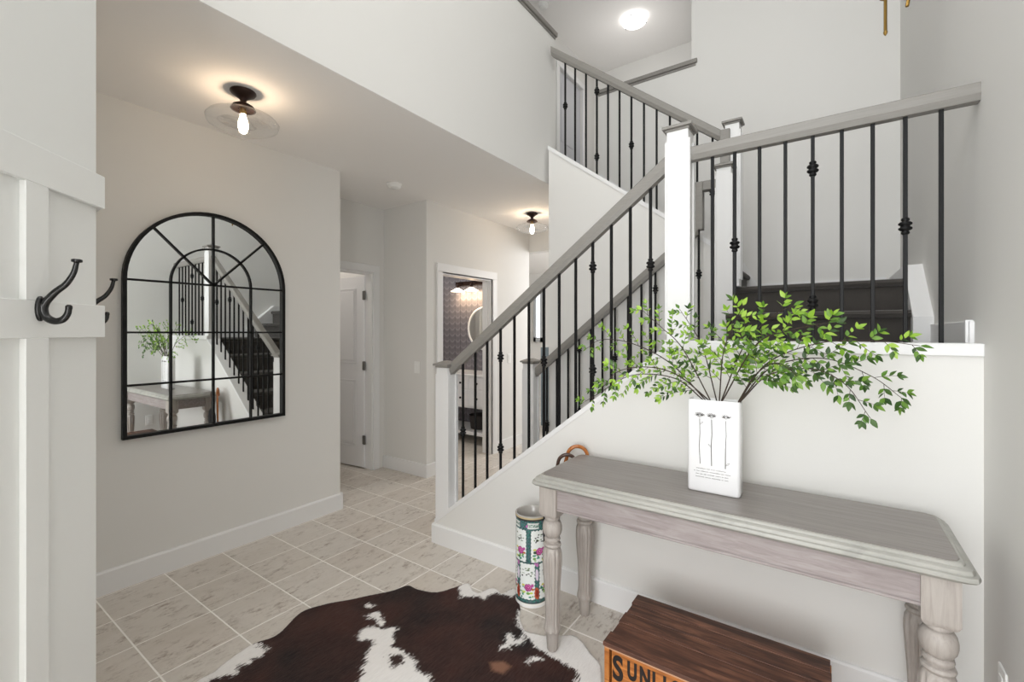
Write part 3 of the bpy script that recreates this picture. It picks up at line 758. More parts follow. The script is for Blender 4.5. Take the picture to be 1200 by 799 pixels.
LINES = [(-.060, .047, .094, (9, 3, 4, 9)), (-.070, .064, .083, (2, 4, 9, 12, 3, 6)), (-.062, .056, .072, (4, 3, 3, 8, 6, 2, 4)), (-.062, .056, .061, (9, 6, 9, 2, 4))]
for xa_, xb_, z, words in LINES:     # too small to read in the picture: rows of word-long strokes
    tot = sum(words) + len(words) - 1; x = xa_; u = (xb_ - xa_) / tot
    for w in words:
        for j in range(w):
            h = rnd.choice((.0011, .0014, .0022)); xx = x + j * u
            print_line(bm, [(xx, z - h), (xx + u * .35, z + h)], .00045); print_line(bm, [(xx + u * .35, z + .001), (xx + u * .8, z - .001)], .0004)
        x += (w + 1) * u
obj('printed_text', bm, INK, vs)

# ------------------------------------------------------------------ leafy branches in the vase
def leaf_mesh(mat, L=.035, Wd=.0088):
    bm = bmesh.new(); st = [(0, 0), (.12, .45), (.35, 1), (.6, .85), (.85, .38), (1, 0)]
    mid = [bm.verts.new((L * t, 0, -.10 * L * t * t)) for t, w in st]
    for s in (-1, 1):
        edge = [None if w == 0 else bm.verts.new((L * t, s * Wd * w, .22 * Wd * w + -.10 * L * t * t)) for t, w in st]
        for k in range(len(st) - 1):
            q = [mid[k]] + ([edge[k]] if edge[k] else []) + ([edge[k + 1]] if edge[k + 1] else []) + [mid[k + 1]]
            bm.faces.new(q if s > 0 else q[::-1])
    me = bpy.data.meshes.new('leaf'); bm.to_mesh(me); bm.free(); me.materials.append(mat); me.shade_smooth(); return me
LEAVES = {'l': leaf_mesh(LEAF_L), 'm': leaf_mesh(LEAF_M), 'd': leaf_mesh(LEAF_D)}
BR = [
 ([(-0.406, 1.907, 1.146), (-0.519, 1.888, 1.232), (-0.681, 1.839, 1.238), (-0.817, 1.800, 1.153), (-0.876, 1.780, 1.113)], 'mld', .8, 'leafy branch arching lowest and farthest left out of the white vase'),
 ([(-0.404, 1.927, 1.144), (-0.551, 1.936, 1.291), (-0.724, 1.956, 1.370), (-0.875, 1.976, 1.384), (-0.955, 1.985, 1.342)], 'lmm', .8, 'thin leafy branch reaching left across the black balusters'),
 ([(-0.384, 1.907, 1.148), (-0.486, 1.888, 1.353), (-0.562, 1.858, 1.439), (-0.637, 1.839, 1.512)], 'mml', .85, 'leafy branch leaning up and left toward the middle of the handrail'),
 ([(-0.366, 1.927, 1.147), (-0.419, 1.936, 1.353), (-0.476, 1.956, 1.453), (-0.523, 1.976, 1.519)], 'lmd', .85, 'upright leafy branch in front of the tall white newel post'),
 ([(-0.353, 1.907, 1.151), (-0.333, 1.878, 1.343), (-0.285, 1.839, 1.460), (-0.256, 1.809, 1.516)], 'lld', 1.0, 'tallest upright leafy branch with bright green leaves above the vase'),
 ([(-0.350, 1.927, 1.148), (-0.263, 1.888, 1.370), (-0.169, 1.858, 1.476), (-0.103, 1.839, 1.512)], 'llm', 1.0, 'bright leafy branch rising right in front of the carpeted steps'),
 ([(-0.343, 1.907, 1.151), (-0.221, 1.839, 1.371), (-0.113, 1.800, 1.425), (-0.006, 1.760, 1.450)], 'lml', 1.0, 'leafy branch pointing right over the carpeted steps'),
 ([(-0.287, 1.927, 1.154), (-0.192, 1.956, 1.304), (-0.031, 1.936, 1.381), (0.131, 1.907, 1.390), (0.230, 1.888, 1.377)], 'mld', .95, 'long leafy branch stretching farthest right along the white ledge'),
 ([(-0.283, 1.917, 1.156), (-0.176, 1.936, 1.290), (-0.020, 1.956, 1.326), (0.112, 1.956, 1.272), (0.190, 1.936, 1.206)], 'dmd', 1.0, 'leafy branch drooping to the right below the ledge'),
 ([(-0.278, 1.907, 1.157), (-0.185, 1.888, 1.262), (-0.055, 1.858, 1.294), (0.039, 1.839, 1.250), (0.105, 1.829, 1.146)], 'ddm', 1.0, 'dark leafy branch hanging lowest on the right side of the vase'),
 ([(-0.385, 1.897, 1.149), (-0.482, 1.809, 1.251), (-0.576, 1.741, 1.284), (-0.682, 1.702, 1.265), (-0.745, 1.682, 1.195)], 'mdl', .85, 'leafy branch bending forward and left over the tabletop'),
 ([(-0.283, 1.897, 1.158), (-0.221, 1.839, 1.264), (-0.150, 1.780, 1.315), (-0.086, 1.741, 1.278)], 'mdm', 1.0, 'short dark leafy branch just right of the vase mouth'),
]
rl_ = random.Random(11)
for pts, tones, lsc, label in BR:
    root = thing('leafy_branch', label, 'branch', pts[0], 0, 'branches in the vase')
    o0 = Vector(pts[0])
    P = spline([Vector(p) - o0 for p in pts], 10); n = len(P)
    bm = bmesh.new()
    low = Vector((max(-.02, min(.02, -(pts[1][0] - pts[0][0]) * .3)), -.0, -.28)) if False else Vector(((-.3725 - o0.x) * .5, (1.924 - o0.y) * .5, -.26))
    tube(bm, [low] + P, [.0028] + [.0028 - .0019 * i / (n - 1) for i in range(n)], 6)
    L = []
    def put(p, d, sc):
        L.append((p, d, sc))
    acc = 0; side = 1
    for i in range(3, n):
        p = P[i]; d = (P[i] - P[i - 1]); seg = d.length; d.normalize(); acc += seg
        if acc < .03: continue
        acc = 0; side = -side
        f_ = i / (n - 1)
        # side twig with alternate leaves
        out = d.cross(Vector((rl_.uniform(-.5, .5), -1, rl_.uniform(-.3, .3)))).normalized() * side
        tl = (.028 + .10 * (1 - f_)) * rl_.uniform(.7, 1.25)
        m = max(3, int(tl / .017)); q = [p]; dd = (d * .75 + out * .8 + Vector((0, rl_.uniform(-.35, .3), 0))).normalized()
        for k in range(m):
            q.append(q[-1] + dd * tl / m); dd = (dd + Vector((0, 0, -.05)) + Vector([rl_.uniform(-.1, .1) for _ in range(3)])).normalized()
        tube(bm, q, [.0012 - .0006 * k / m for k in range(m + 1)], 4)
        for k in range(1, m + 1):
            tv = (q[k] - q[k - 1]).normalized()
            for s in ((1, -1) if k % 2 or k == m else (rl_.choice((1, -1)),)):
                sd = tv.cross(Vector((rl_.uniform(-.4, .4), -1, rl_.uniform(-.4, .4)))).normalized() * s
                put(q[k], (tv * .8 + sd * .75 + Vector((0, rl_.uniform(-.3, .3), rl_.uniform(-.25, .05)))).normalized(), rl_.uniform(.55, .98) * lsc)
        put(q[-1], (tv + Vector((0, 0, -.2))).normalized(), rl_.uniform(.75, 1.05) * lsc)
    put(P[-1], (P[-1] - P[-2]).normalized(), lsc)
    obj('stem', bm, TWIG, root, True)
    for p, d, sc in L:
        wp_ = p + o0 + d * .04 * sc
        if wp_.y > 2.19: continue
        z = d.normalized()
        up = Vector((rl_.uniform(-.7, .7), -1.0 + rl_.uniform(-.2, .5), .8 + rl_.uniform(-.5, .5))).normalized()
        y = up.cross(z).normalized(); x3 = z.cross(y)
        M3 = Matrix((z, y, x3)).transposed()
        o = bpy.data.objects.new('leaf', LEAVES[rl_.choice(tones)]); COL.objects.link(o); o.parent = root
        o.matrix_local = Matrix.Translation(p) @ M3.to_4x4() @ Matrix.Scale(sc, 4)

# ------------------------------------------------------------------ porcelain umbrella stand
def col_mesh(name, verts, faces, cols, mat, parent=None, smooth=True):
    me = bpy.data.meshes.new(name); me.from_pydata([tuple(v) for v in verts], [], faces); me.materials.append(mat)
    at = me.color_attributes.new('col', 'FLOAT_COLOR', 'POINT'); at.data.foreach_set('color', np.asarray(cols, dtype=np.float32).ravel())
    if smooth: me.shade_smooth()
    o = bpy.data.objects.new(name, me); COL.objects.link(o)
    if parent: o.parent = parent
    return o
def lin(c): return np.array(srgb(*c)[:3])
sx, sy_, sr, sh = -1.298, 2.03, .084, .462
st = thing('umbrella_stand', 'porcelain umbrella stand painted with pink roses on green beside the table', 'umbrella stand', (sx, sy_, 0))
nu, nv = 240, 200
rs_ = random.Random(3); npr = np.random.RandomState(3)
uu = np.linspace(0, 1, nu, endpoint=False); vv = np.linspace(0, 1, nv)
U, V_ = np.meshgrid(uu, vv)
circ = 2 * PI * sr
a_cam = (math.atan2(-sy_, -sx) / (2 * PI)) % 1
X = ((U - a_cam + .5) % 1 - .5) * circ; Z = V_ * sh
C = np.zeros((nv, nu, 3)); C[:] = lin((70, 128, 120))
nzz = npr.rand(nv, nu); C = np.where((nzz > .72)[..., None], lin((40, 66, 66)), C); C = np.where((nzz < .10)[..., None], lin((140, 90, 140)), C)
def blob(cx_, cz, rx, rz, col, wob=0):
    global C
    dx = ((X - cx_ + circ / 2) % circ) - circ / 2; dz = Z - cz
    ang_ = np.arctan2(dz, dx); r = np.sqrt((dx / rx) ** 2 + (dz / rz) ** 2)
    C = np.where((r < 1 + wob * np.cos(ang_ * 6 + cx_ * 50))[..., None], lin(col), C)
def panel(cx_, cz, w, h):
    global C
    dx = ((X - cx_ + circ / 2) % circ) - circ / 2; dz = Z - cz
    wv = .0045 * np.abs(np.sin(dz * 170)); wh = .0045 * np.abs(np.sin(dx * 170))
    C = np.where(((np.abs(dx) < w + .004 + wv) & (np.abs(dz) < h + .004 + wh))[..., None], lin((48, 84, 82)), C)
    C = np.where(((np.abs(dx) < w + wv) & (np.abs(dz) < h + wh))[..., None], lin((238, 242, 240)), C)
    for k in range(16): blob(cx_ + rs_.uniform(-.75, .75) * w, cz + h * rs_.uniform(.25, .8), rs_.uniform(.003, .007), rs_.uniform(.0015, .004), rs_.choice(((40, 44, 40), (60, 84, 50), (25, 25, 28), (110, 130, 90))))
    for k in range(12): blob(cx_ + rs_.uniform(-.85, .85) * w, cz - h * rs_.uniform(.3, .95), rs_.uniform(.004, .01), rs_.uniform(.003, .007), rs_.choice(((46, 120, 104), (70, 150, 130), (120, 170, 90), (200, 214, 90), (60, 90, 60))))
    rx = cx_ + w * .15; rz = cz - h * .35
    blob(rx, rz, .020, .019, (150, 58, 120), .06); blob(rx + .001, rz + .001, .015, .014, (214, 110, 176), .08); blob(rx, rz, .009, .008, (160, 50, 110), .1); blob(rx + .001, rz + .001, .004, .004, (230, 150, 200))
    blob(rx + .022, rz + .012, .008, .008, (190, 90, 160), .1); blob(rx - .026, rz + .010, .009, .005, (214, 206, 90)); blob(rx + .024, rz - .008, .007, .006, (190, 110, 60), .1)
for k in range(5):
    cx_ = (k - 1.5) * circ / 5 + .028
    panel(cx_ - .0, .135, .037, .088)
    panel(cx_ - .045, .315, .037, .078)
    blob(cx_ + .052, .075, .014, .03, (196, 92, 60), .1); blob(cx_ + .052, .075, .008, .02, (140, 50, 40), .1)
    blob(cx_ + .052, .17, .009, .03, (226, 216, 232), .1); blob(cx_ + .05, .24, .012, .03, (190, 120, 180), .15)
    blob(cx_ + .012, .418, .018, .012, (200, 100, 180), .1); blob(cx_ + .012, .418, .008, .006, (160, 50, 120), .1)
m_ = (Z > .402) & (Z < .438) & (np.abs(((X + .045) % (circ / 5)) - circ / 10) < .030)
C = np.where((m_ & (np.abs(Z - .42) < .016))[..., None], lin((226, 232, 228)), C)
C = np.where((m_ & (np.abs(Z - .42) < .009) & (npr.rand(nv, nu) > .45))[..., None], lin((60, 110, 96)), C)
C = np.where(((Z > .445) & (Z < .457))[..., None], lin((60, 62, 60)), C); C = np.where((Z >= .455)[..., None], lin((196, 178, 140)), C)
C = np.where((Z < .022)[..., None], lin((236, 236, 232)), C); C = np.where(((Z > .022) & (Z < .03))[..., None], lin((60, 80, 80)), C)
prof_r = sr * (1 + .05 * np.clip((.03 - vv * sh) / .03, 0, 1) * 0 + .04 * np.clip((vv * sh - .43) / .02, 0, 1)) * (1 + .025 * (1 - vv))
verts = [(prof_r[j] * math.cos(2 * PI * uu[i]), prof_r[j] * math.sin(2 * PI * uu[i]), vv[j] * sh + .002) for j in range(nv) for i in range(nu)]
faces = [(j * nu + i, j * nu + (i + 1) % nu, (j + 1) * nu + (i + 1) % nu, (j + 1) * nu + i) for j in range(nv - 1) for i in range(nu)]
cols = np.concatenate([C.reshape(-1, 3), np.ones((nu * nv, 1))], 1)
col_mesh('painted_wall', verts, faces, cols, PORCELAIN, st)
bm = bmesh.new(); rt = sr * 1.04
lathe(bm, [(sh, rt - .001), (sh + .006, rt - .002), (sh + .008, rt - .006), (sh + .004, rt - .010), (sh - .1, rt - .011), (.03, rt - .012), (.02, .02)], 60, cap=False)
obj('rim_and_lining', bm, paint('grey_glaze', srgb(176, 172, 166), .2, .03), st, True)
bm = bmesh.new(); lathe(bm, [(0, sr * .98), (.006, sr * 1.03), (.012, sr * 1.035), (.014, sr * 1.0)], 60); obj('foot_ring', bm, CERAM, st, True)

# crook-handled umbrellas standing in it
def crook(label, base, top, cdir, rad, thick, mat, black):
    t = thing('umbrella' if black else 'walking_cane', label, 'umbrella' if black else 'cane', base)
    b = Vector(base); tp = Vector(top) - b; ax = tp.normalized(); cd = Vector(cdir).normalized(); cd = (cd - ax * cd.dot(ax)).normalized()
    bm = bmesh.new(); path = [Vector((0, 0, 0)) + ax * .0, tp * .5, tp]
    cen = tp + cd * rad
    arc = [cen + (-cd * math.cos(a) + ax * math.sin(a)) * rad for a in [PI * 1.12 * k / 18 for k in range(1, 19)]]
    tube(bm, path + arc, [thick * .8, thick * .9] + [thick] * (len(arc)) + [thick * .85], 12)
    obj('handle', bm, mat, t, True)
    if black:
        bm = bmesh.new(); prof = []
        L_ = tp.length
        ps = [ax * (L_ * f_) for f_ in (.08, .2, .4, .6, .72, .80, .84)]
        tube(bm, ps, [.010, .016, .024, .032, .034, .026, .010], 14)
        for k, v in enumerate(bm.verts):
            pass
        obj('folded_canopy', bm, DARKFAB, t, True)
    return t
crook('brown crook-handled umbrella with folded black canopy in the porcelain stand', (-1.292, 2.02, .026), (-1.148, 2.05, .752), (1, .5, 0), .046, .009, CANED, True)
crook('orange varnished crook cane rising behind the console table corner', (-1.315, 2.05, .026), (-1.128, 2.115, .782), (1, .55, 0), .052, .0095, CANE, False)

# ------------------------------------------------------------------ old wooden crate with stencilled front
CX0, CX1, CY0, CY1, CZ = -.672, .008, 1.527, 1.888, .302
cr = P0('wooden_crate', 'old brown wooden crate with black stencilled letters under the console table', 'crate')
ny = 5; wy = (CY1 - CY0) / ny
lens = [(0, 0), (.010, .004), (.004, .01), (.012, .006), (.002, .012)]
for k in range(ny):
    a, b = lens[k]
    obj('lid_plank', box(CX0 + a * .6, CX1 - b * .6, CY0 + wy * k + .0003, CY0 + wy * (k + 1) - .0003, CZ - .014, CZ - .0006 * ((k * 3) % 4), .0009), CRATE_TOP, cr)
zt = CZ - .015
obj('end_board', box(CX0 + .004, CX0 + .022, CY0 + .004, CY1 - .004, .002, zt, .001), CRATE_SIDE, cr)
obj('end_board', box(CX1 - .022, CX1 - .004, CY0 + .004, CY1 - .004, .002, zt, .001), CRATE_SIDE, cr)
obj('front_board', box(CX0 + .030, CX1 - .030, CY0 + .009, CY0 + .022, .155, zt - .006, .001), CRATE_SIDE, cr)
obj('front_board', box(CX0 + .030, CX1 - .030, CY0 + .009, CY0 + .022, .002, .152, .001), CRATE_SIDE, cr)
obj('back_board', box(CX0 + .022, CX1 - .022, CY1 - .02, CY1 - .006, .002, zt, .001), CRATE_SIDE, cr)
obj('rim_batten', box(CX0 + .006, CX1 - .006, CY0 + .003, CY0 + .010, zt - .006, zt + .001, .001), woodm('worn_pale_batten', srgb(150, 104, 76), srgb(196, 156, 124), srgb(214, 180, 150), (2, 20, 20), .5), cr)
def text_obj(name, s, x, z, size, mat, parent, y, off=.0, xs=1.0, sp=1.0):
    cu = bpy.data.curves.new(name, 'FONT'); cu.body = s; cu.size = size; cu.extrude = .0006; cu.offset = off; cu.space_character = sp
    tmp = bpy.data.objects.new('tmp', cu); COL.objects.link(tmp)
    dg = bpy.context.evaluated_depsgraph_get(); me = bpy.data.meshes.new_from_object(tmp.evaluated_get(dg))
    bpy.data.objects.remove(tmp)
    for v in me.vertices: v.co = Vector((x + v.co.x * xs, y - v.co.z, z + v.co.y))
    me.materials.clear(); me.materials.append(mat); me.name = name
    o = bpy.data.objects.new(name, me); COL.objects.link(o); o.parent = parent; return o
yf = CY0 + .0088
text_obj('stencilled_letter', 'S', CX0 + .034, .182, .118, DARKINK, cr, yf, .0042, .72)
x = CX0 + .088
for ch in 'UNLIGHT':
    wdt = {'I': .024, 'L': .036, 'T': .04}.get(ch, .044)
    text_obj('stencilled_letter', ch, x, .205, .083, DARKINK, cr, yf, .0042, .60); x += wdt

# ------------------------------------------------------------------ cowhide rug
OUT = [(-2.04, .70), (-2.099, .77), (-2.104, .828), (-2.123, .874), (-2.139, .997), (-2.112, 1.069), (-2.121, 1.124), (-2.185, 1.257), (-2.145, 1.36), (-2.046, 1.522), (-2.009, 1.576), (-1.96, 1.66), (-1.929, 1.733),
 (-1.85, 1.735), (-1.749, 1.779), (-1.70, 1.87), (-1.673, 1.945), (-1.60, 1.905), (-1.557, 1.905), (-1.53, 1.975), (-1.48, 1.98), (-1.451, 1.968), (-1.43, 2.05), (-1.36, 1.99), (-1.298, 1.92), (-1.248, 1.846), (-1.181, 1.792),
 (-1.13, 1.80), (-1.091, 1.814), (-1.024, 1.866), (-.973, 1.889), (-.92, 1.868), (-.86, 1.824), (-.806, 1.799), (-.776, 1.75), (-.74, 1.66), (-.70, 1.49), (-.62, 1.42), (-.5, 1.3), (-.55, 1.12), (-.62, .9), (-.6, .62), (-.75, .45), (-1.0, .5), (-1.2, .42), (-1.35, .38), (-1.5, .5), (-1.75, .6), (-1.9, .58)]
A_ = [(-1.963, 1.47), (-1.971, 1.499), (-1.934, 1.505), (-1.932, 1.486)]
B_ = [(-1.894, 1.435), (-1.869, 1.494), (-1.82, 1.46), (-1.78, 1.445), (-1.772, 1.417), (-1.811, 1.431), (-1.846, 1.442), (-1.859, 1.424)]
C_p = [(-1.778, 1.301), (-1.818, 1.335), (-1.816, 1.386), (-1.741, 1.414), (-1.701, 1.458), (-1.664, 1.404), (-1.63, 1.381), (-1.625, 1.356), (-1.58, 1.365), (-1.548, 1.366), (-1.451, 1.352), (-1.411, 1.316), (-1.359, 1.328), (-1.266, 1.288), (-1.15, 1.15), (-1.05, .95), (-1.1, .75), (-1.3, .7), (-1.4, .9), (-1.458, 1.047), (-1.533, 1.1), (-1.568, 1.143), (-1.584, 1.182), (-1.62, 1.194), (-1.624, 1.23), (-1.674, 1.263), (-1.69, 1.31), (-1.713, 1.338)]
CB = [(-1.573, 1.307), (-1.553, 1.342), (-1.52, 1.344), (-1.493, 1.31), (-1.504, 1.269), (-1.548, 1.284)]
D_ = [(-2.16, .998), (-2.11, 1.015), (-2.058, 1.03), (-2.041, 1.005), (-2.035, .982), (-2.053, .956), (-2.025, .936), (-2.061, .911), (-2.015, .873), (-2.041, .848), (-2.072, .803), (-2.033, .749), (-2.02, .68), (-2.2, .70), (-2.2, .8)]
D2 = [(-2.112, .811), (-2.125, .855), (-2.16, .85), (-2.16, .81)]
E_ = [(-1.688, 1.89), (-1.69, 1.96), (-1.612, 1.96), (-1.548, 2.03), (-1.449, 2.0), (-1.44, 2.08), (-1.375, 2.05), (-1.39, 1.975), (-1.482, 1.955), (-1.496, 1.928), (-1.493, 1.868), (-1.534, 1.88), (-1.615, 1.823)]
F_ = [(-1.244, 1.715), (-1.226, 1.735), (-1.183, 1.711), (-1.173, 1.749), (-1.169, 1.775), (-1.148, 1.736), (-1.145, 1.693), (-1.183, 1.674), (-1.176, 1.65), (-1.202, 1.616), (-1.206, 1.635), (-1.2, 1.669)]
G_ = [(-1.063, 1.665), (-1.021, 1.681), (-1.041, 1.654), (-1.062, 1.619)]
T_ = [(-1.191, 1.528), (-1.146, 1.567), (-1.104, 1.563), (-1.106, 1.512), (-1.153, 1.498)]
W_ = [(-1.166, 1.762), (-1.077, 1.726), (-1.019, 1.717), (-.957, 1.713), (-.887, 1.716), (-.854, 1.695), (-.837, 1.635), (-.8, 1.5), (-.7, 1.3), (-.4, 1.2), (-.4, 1.9), (-.774, 2.0), (-.979, 2.0), (-1.3, 1.9), (-1.25, 1.82)]
def sdf(poly, X, Y):
    p = np.array(poly); n = len(p); best = np.full(X.shape, 1e9); inside = np.zeros(X.shape, bool)
    for i in range(n):
        a = p[i]; b = p[(i + 1) % n]; e = b - a; L2 = (e ** 2).sum()
        t = np.clip(((X - a[0]) * e[0] + (Y - a[1]) * e[1]) / L2, 0, 1)
        best = np.minimum(best, (X - a[0] - t * e[0]) ** 2 + (Y - a[1] - t * e[1]) ** 2)
        cond = (a[1] > Y) != (b[1] > Y)
        with np.errstate(divide='ignore', invalid='ignore'): xc = (b[0] - a[0]) * (Y - a[1]) / (b[1] - a[1] + 1e-12) + a[0]
        inside ^= cond & (X < xc)
    d = np.sqrt(best); return np.where(inside, d, -d)
h_ = .0075
gx = np.arange(-2.25, -.44, h_); gy = np.arange(.3, 2.12, h_); GX, GY = np.meshgrid(gx, gy)
smo = []
k_ = len(OUT)
for i in range(k_):   # smooth the outline a little
    p_, q_, r_, s_ = (np.array(OUT[(i + j) % k_]) for j in (-1, 0, 1, 2))
    for t in (0, .25, .5, .75): smo.append(tuple(.5 * ((2 * q_) + (r_ - p_) * t + (2 * p_ - 5 * q_ + 4 * r_ - s_) * t * t + (3 * q_ - p_ - 3 * r_ + s_) * t ** 3)))
D0 = sdf(smo, GX, GY)
ny_, nx_ = GX.shape
# pull the boundary ring of vertices on to the outline
gyy, gxx = np.gradient(D0, h_)
near = (np.abs(D0) < h_ * 1.0); nn = np.sqrt(gxx ** 2 + gyy ** 2) + 1e-6
edge = near & (D0 < 0)
VXg = np.where(edge, GX - D0 * gxx / nn, GX); VYg = np.where(edge, GY - D0 * gyy / nn, GY)
keep = D0 > -h_ * 1.0
white = np.maximum.reduce([sdf(q, GX, GY) for q in (A_, B_, E_, F_, G_)] + [np.minimum(sdf(C_p, GX, GY), -sdf(CB, GX, GY)), np.minimum(sdf(D_, GX, GY), -sdf(D2, GX, GY)), sdf(W_, GX, GY)])
tan = sdf(T_, GX, GY)
lift = .004 + .007 * np.exp(-np.clip(D0, 0, 1) / .03) * (np.sin(GX * 23) * np.sin(GY * 19 + 1) * .5 + .5) + .0035 * np.sin(GX * 11 + 2) * np.sin(GY * 9)
lift = np.clip(lift, .0022, .02); lift = np.where(D0 < h_, lift * .8, lift)
idx = -np.ones(GX.shape, int); idx[keep] = np.arange(keep.sum())
vt = np.stack([VXg[keep], VYg[keep], lift[keep]], 1); bt = vt.copy(); bt[:, 2] = .0006
a_, b_, c_2, d_ = idx[:-1, :-1], idx[:-1, 1:], idx[1:, 1:], idx[1:, :-1]
ok = (a_ >= 0) & (b_ >= 0) & (c_2 >= 0) & (d_ >= 0)
quads = np.stack([a_[ok], b_[ok], c_2[ok], d_[ok]], 1)
nvt = len(vt)
from collections import Counter
ec = {}
for q in quads.tolist():
    for i in range(4):
        e = (q[i], q[(i + 1) % 4]); ec[e] = 1
side = [(e[1], e[0], e[0] + nvt, e[1] + nvt) for e in ec if (e[1], e[0]) not in ec]
me = bpy.data.meshes.new('cowhide_rug')
me.from_pydata(np.concatenate([vt, bt]).tolist(), [], quads.tolist() + (quads[:, ::-1] + nvt).tolist() + side)
at = me.attributes.new('white_d', 'FLOAT', 'POINT'); at.data.foreach_set('value', np.concatenate([white[keep]] * 2).astype(np.float32))
at = me.attributes.new('tan_d', 'FLOAT', 'POINT'); at.data.foreach_set('value', np.concatenate([tan[keep]] * 2).astype(np.float32))
me.shade_smooth()
M = Mat('cowhide_hair')
v = M.coords('Object', (1, 1, 1)); fur = M.noise(M.coords('Object', (120, 16, 20)), 1.3, 5, .8, .5); med = M.noise(v, 38, 4, .7, .5); big = M.noise(v, 3.2, 3, .5)
wa = M.n.new('ShaderNodeAttribute'); wa.attribute_name = 'white_d'; ta = M.n.new('ShaderNodeAttribute'); ta.attribute_name = 'tan_d'
wd = M.math('ADD', wa.outputs['Fac'], M.math('ADD', M.math('MULTIPLY', M.math('SUBTRACT', fur, .5), .12), M.math('MULTIPLY', M.math('SUBTRACT', med, .5), .05)))
wf = M.ramp(M.math('ADD', M.math('MULTIPLY', wd, 60), .5), [(.2, (0, 0, 0, 1)), (.75, (1, 1, 1, 1))])
td = M.math('ADD', ta.outputs['Fac'], M.math('MULTIPLY', M.math('SUBTRACT', fur, .5), .03)); tf = M.ramp(M.math('ADD', M.math('MULTIPLY', td, 40), .5), [(.1, (0, 0, 0, 1)), (.9, (1, 1, 1, 1))])
dk = M.mix(M.ramp(big, [(.35, (0, 0, 0, 1)), (.62, (1, 1, 1, 1))]), srgb(14, 11, 13), srgb(56, 31, 26)); dk = M.mix(M.math('MULTIPLY', M.ramp(fur, [(.4, (0, 0, 0, 1)), (.75, (1, 1, 1, 1))]), .4), dk, srgb(96, 76, 72))
dk = M.mix(tf, dk, srgb(128, 92, 74))
wh = M.mix(M.math('MULTIPLY', fur, .55), srgb(248, 246, 244), srgb(170, 164, 160))
M.link(M.mix(wf, dk, wh), M.b.inputs['Base Color']); M.b.inputs['Roughness'].default_value = .6; M.b.inputs['Specular IOR Level'].default_value = .2
M.bump(fur, .5, .004)
me.materials.append(M.m)
rug = bpy.data.objects.new('cowhide_rug', me); COL.objects.link(rug)
tag(rug, 'dark brown and white cowhide rug lying on the tiles', 'rug')

# ------------------------------------------------------------------ bathroom
vn = P0('bathroom_vanity', 'white bathroom vanity with drawers and open bottom shelf', 'cabinet')
VA, VB, VC, VD = -4.55, -3.44, 4.36, 4.85
obj('countertop', box(VA - .01, VB + .01, VC - .01, VD, .865, .89, .003), CERAM, vn)
obj('body', box(VA, VB, VC + .012, VD, .46, .865, .002), DOORW, vn)
for x in (VA, VB - .05):
    for y in (VC + .012, VD - .05): obj('leg', box(x, x + .05, y, y + .05, 0, .46, .002), DOORW, vn)
obj('shelf', box(VA, VB, VC + .012, VD, .12, .16, .002), DOORW, vn)
kb = bmesh.new(); lathe(kb, [(0, .006), (.01, .006), (.014, .014), (.022, .014), (.025, .008)], 12); bmesh.ops.rotate(kb, verts=kb.verts, matrix=Matrix.Rotation(PI / 2, 3, 'X'))
bmesh.ops.recalc_face_normals(kb, faces=kb.faces); km = bpy.data.meshes.new('knob'); kb.to_mesh(km); kb.free(); km.materials.append(BLACK)
for i in range(4):
    xa_ = VA + .02 + i * .27; 
    for z0, z1 in ((.70, .85), (.48, .69)):
        if z0 < .6 and i in (0,): pass
        d = obj('drawer', box(xa_, xa_ + .258, VC, VC + .014, z0, z1, .003), DOORW, vn)
        bm = bmesh.new()
        for (u0, u1, w0, w1) in ((xa_ + .02, xa_ + .238, z0 + .02, z0 + .026), (xa_ + .02, xa_ + .238, z1 - .026, z1 - .02), (xa_ + .02, xa_ + .026, z0 + .02, z1 - .02), (xa_ + .232, xa_ + .238, z0 + .02, z1 - .02)): bx(bm, u0, u1, VC - .004, VC, w0, w1)
        obj('drawer_molding', bm, DOORW, d)
        share('knob', km, d, (xa_ + .129, VC, (z0 + z1) / 2))
tag(obj('storage_basket', (lambda b: (lathe(b, [(.16, .11), (.165, .13), (.33, .15), (.34, .152), (.335, .14), (.18, .12)], 20, (-3.75, 4.62, 0)), b)[1])(bmesh.new()), paint('dark_woven_basket', srgb(60, 54, 52), .8, .2, 120, .5), None), 'dark basket on the bottom shelf of the vanity', 'basket')
t = thing('soap_bottle', 'small dark pump bottle on the vanity top', 'bottle', (-3.60, 4.60, .89))
bm = bmesh.new(); lathe(bm, [(0, .03), (.01, .032), (.10, .032), (.12, .014), (.13, .014)], 18); obj('body', bm, BRONZE, t, True)
bm = bmesh.new(); tube(bm, [(0, 0, .13), (0, 0, .16), (0, -.04, .165)], .006, 8); obj('pump', bm, BLACK, t, True)
mc = (-3.86, 4.848, 1.47)
t = thing('round_mirror', 'round bathroom mirror with pale beaded rim on the wallpaper', 'mirror', mc)
bm = bmesh.new(); lathe(bm, [(0, .30), (.012, .30), (.02, .292), (.02, .272), (.01, .268)], 60); bmesh.ops.rotate(bm, verts=bm.verts, matrix=Matrix.Rotation(PI / 2, 3, 'X')); fo = obj('frame', bm, TRIM, t, True)
bm = bmesh.new(); lathe(bm, [(.004, .275), (.012, .275)], 60); bmesh.ops.rotate(bm, verts=bm.verts, matrix=Matrix.Rotation(PI / 2, 3, 'X')); obj('glass', bm, MIRROR, t)
t = thing('wall_sconce', 'bronze vanity light with two glowing cone shades on the wallpaper', 'lamp', (-4.22, 4.85, 2.04))
bm = box(-.16, .42, -.025, 0, .03, .09, .004); obj('back_bar', bm, BRONZE, t)
SHADE = emitm('glowing_opal_shade', (1, .86, .66, 1), 1.6)
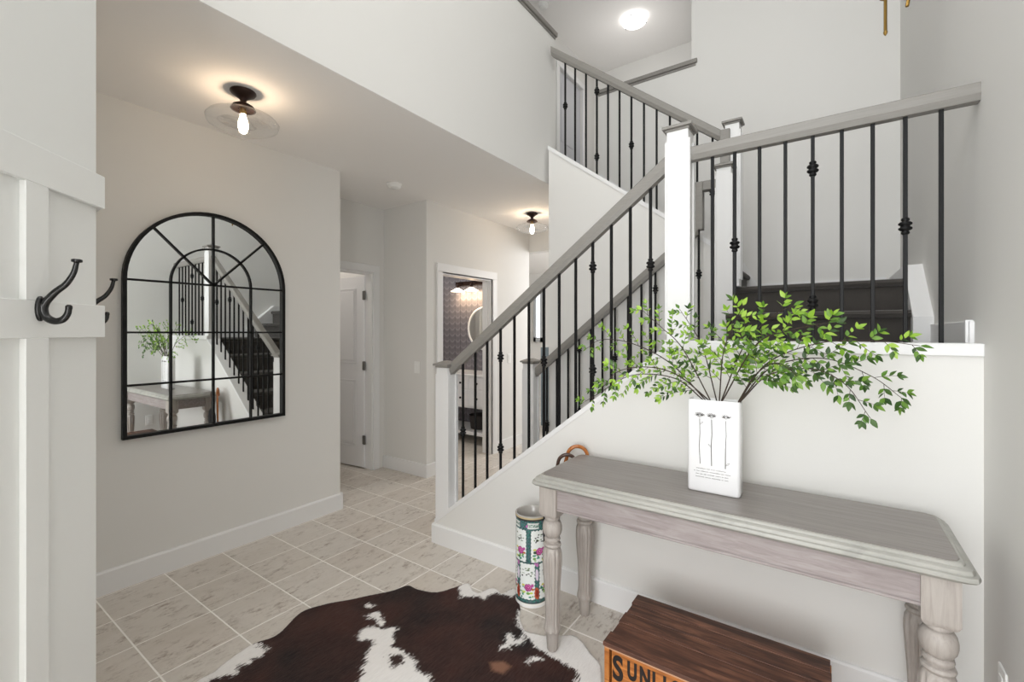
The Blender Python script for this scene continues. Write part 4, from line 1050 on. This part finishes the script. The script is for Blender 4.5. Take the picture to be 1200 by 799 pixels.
for k, xx in enumerate((-.03, .22)):
    bm = bmesh.new(); tube(bm, [(xx, -.02, .06), (xx, -.10, .07), (xx, -.12, .03)], .008, 8); lathe(bm, [(-.01, .022), (.035, .022), (.04, .012)], 16, (xx, -.12, 0)); obj('arm', bm, BRONZE, t, True)
    bm = bmesh.new(); lathe(bm, [(-.008, .024), (-.03, .055), (-.052, .098), (-.056, .098), (-.05, .09), (-.02, .03)], 28, (xx, -.12, 0)); obj('shade', bm, SHADE, t, True)
    point('sconce_light', (-4.22 + xx, 4.73, 1.93), 3.2, (1, .72, .45), .04)

# ------------------------------------------------------------------ far room glimpsed through the opening
w = P0('window_1', 'bright window with grey casing in the far room', 'x'); w['kind'] = 'structure'; del w['category']
obj('window_pane', box(-5.30, -5.19, 8.488, 8.498, 1.3, 2.3), WINDOWM, w)
bm = bmesh.new()
for (u0, u1, z0, z1) in ((-5.36, -5.30, 1.2, 2.32), (-5.19, -5.12, 1.2, 2.32), (-5.40, -5.08, 2.3, 2.48), (-5.36, -5.12, 1.2, 1.3)): bx(bm, u0, u1, 8.45, 8.5, z0, z1, .002)
obj('window_frame', bm, paint('grey_window_casing', srgb(178, 181, 184), .5), w)
t = P0('tall_cabinet', 'blue-grey cabinet glimpsed behind the far newel post', 'cabinet')
obj('body', box(-3.40, -3.02, 5.55, 5.95, .08, 1.2, .004), GREYBLUE, t)
obj('plinth', box(-3.38, -3.04, 5.57, 5.93, 0, .08), BLACK, t)

# ------------------------------------------------------------------ switches and outlet
def plate(label, name, cat, loc, rotz, kind):
    t = thing(name, label, cat, loc, rotz)
    obj('cover_plate', box(-.036, .036, -.006, 0, -.058, .058, .002), PLASTIC, t)
    if kind == 'switch': obj('rocker', box(-.016, .016, -.010, -.005, -.033, .033, .002), PLASTIC, t)
    else:
        for z in (-.02, .02): obj('socket_face', box(-.015, .015, -.009, -.005, z - .014, z + .014, .002), PLASTIC, t)
    return t
plate('white light switch on the short alcove wall', 'light_switch', 'switch', (-3.35, 3.13, 1.07), 0, 'switch')
plate('white light switch on the wall beside the bathroom doorway', 'light_switch', 'switch', (XM, 4.52, 1.10), PI / 2, 'switch')
plate('white power outlet low on the right wall', 'wall_outlet', 'outlet', (XR, 1.985, .34), -PI / 2, 'outlet')
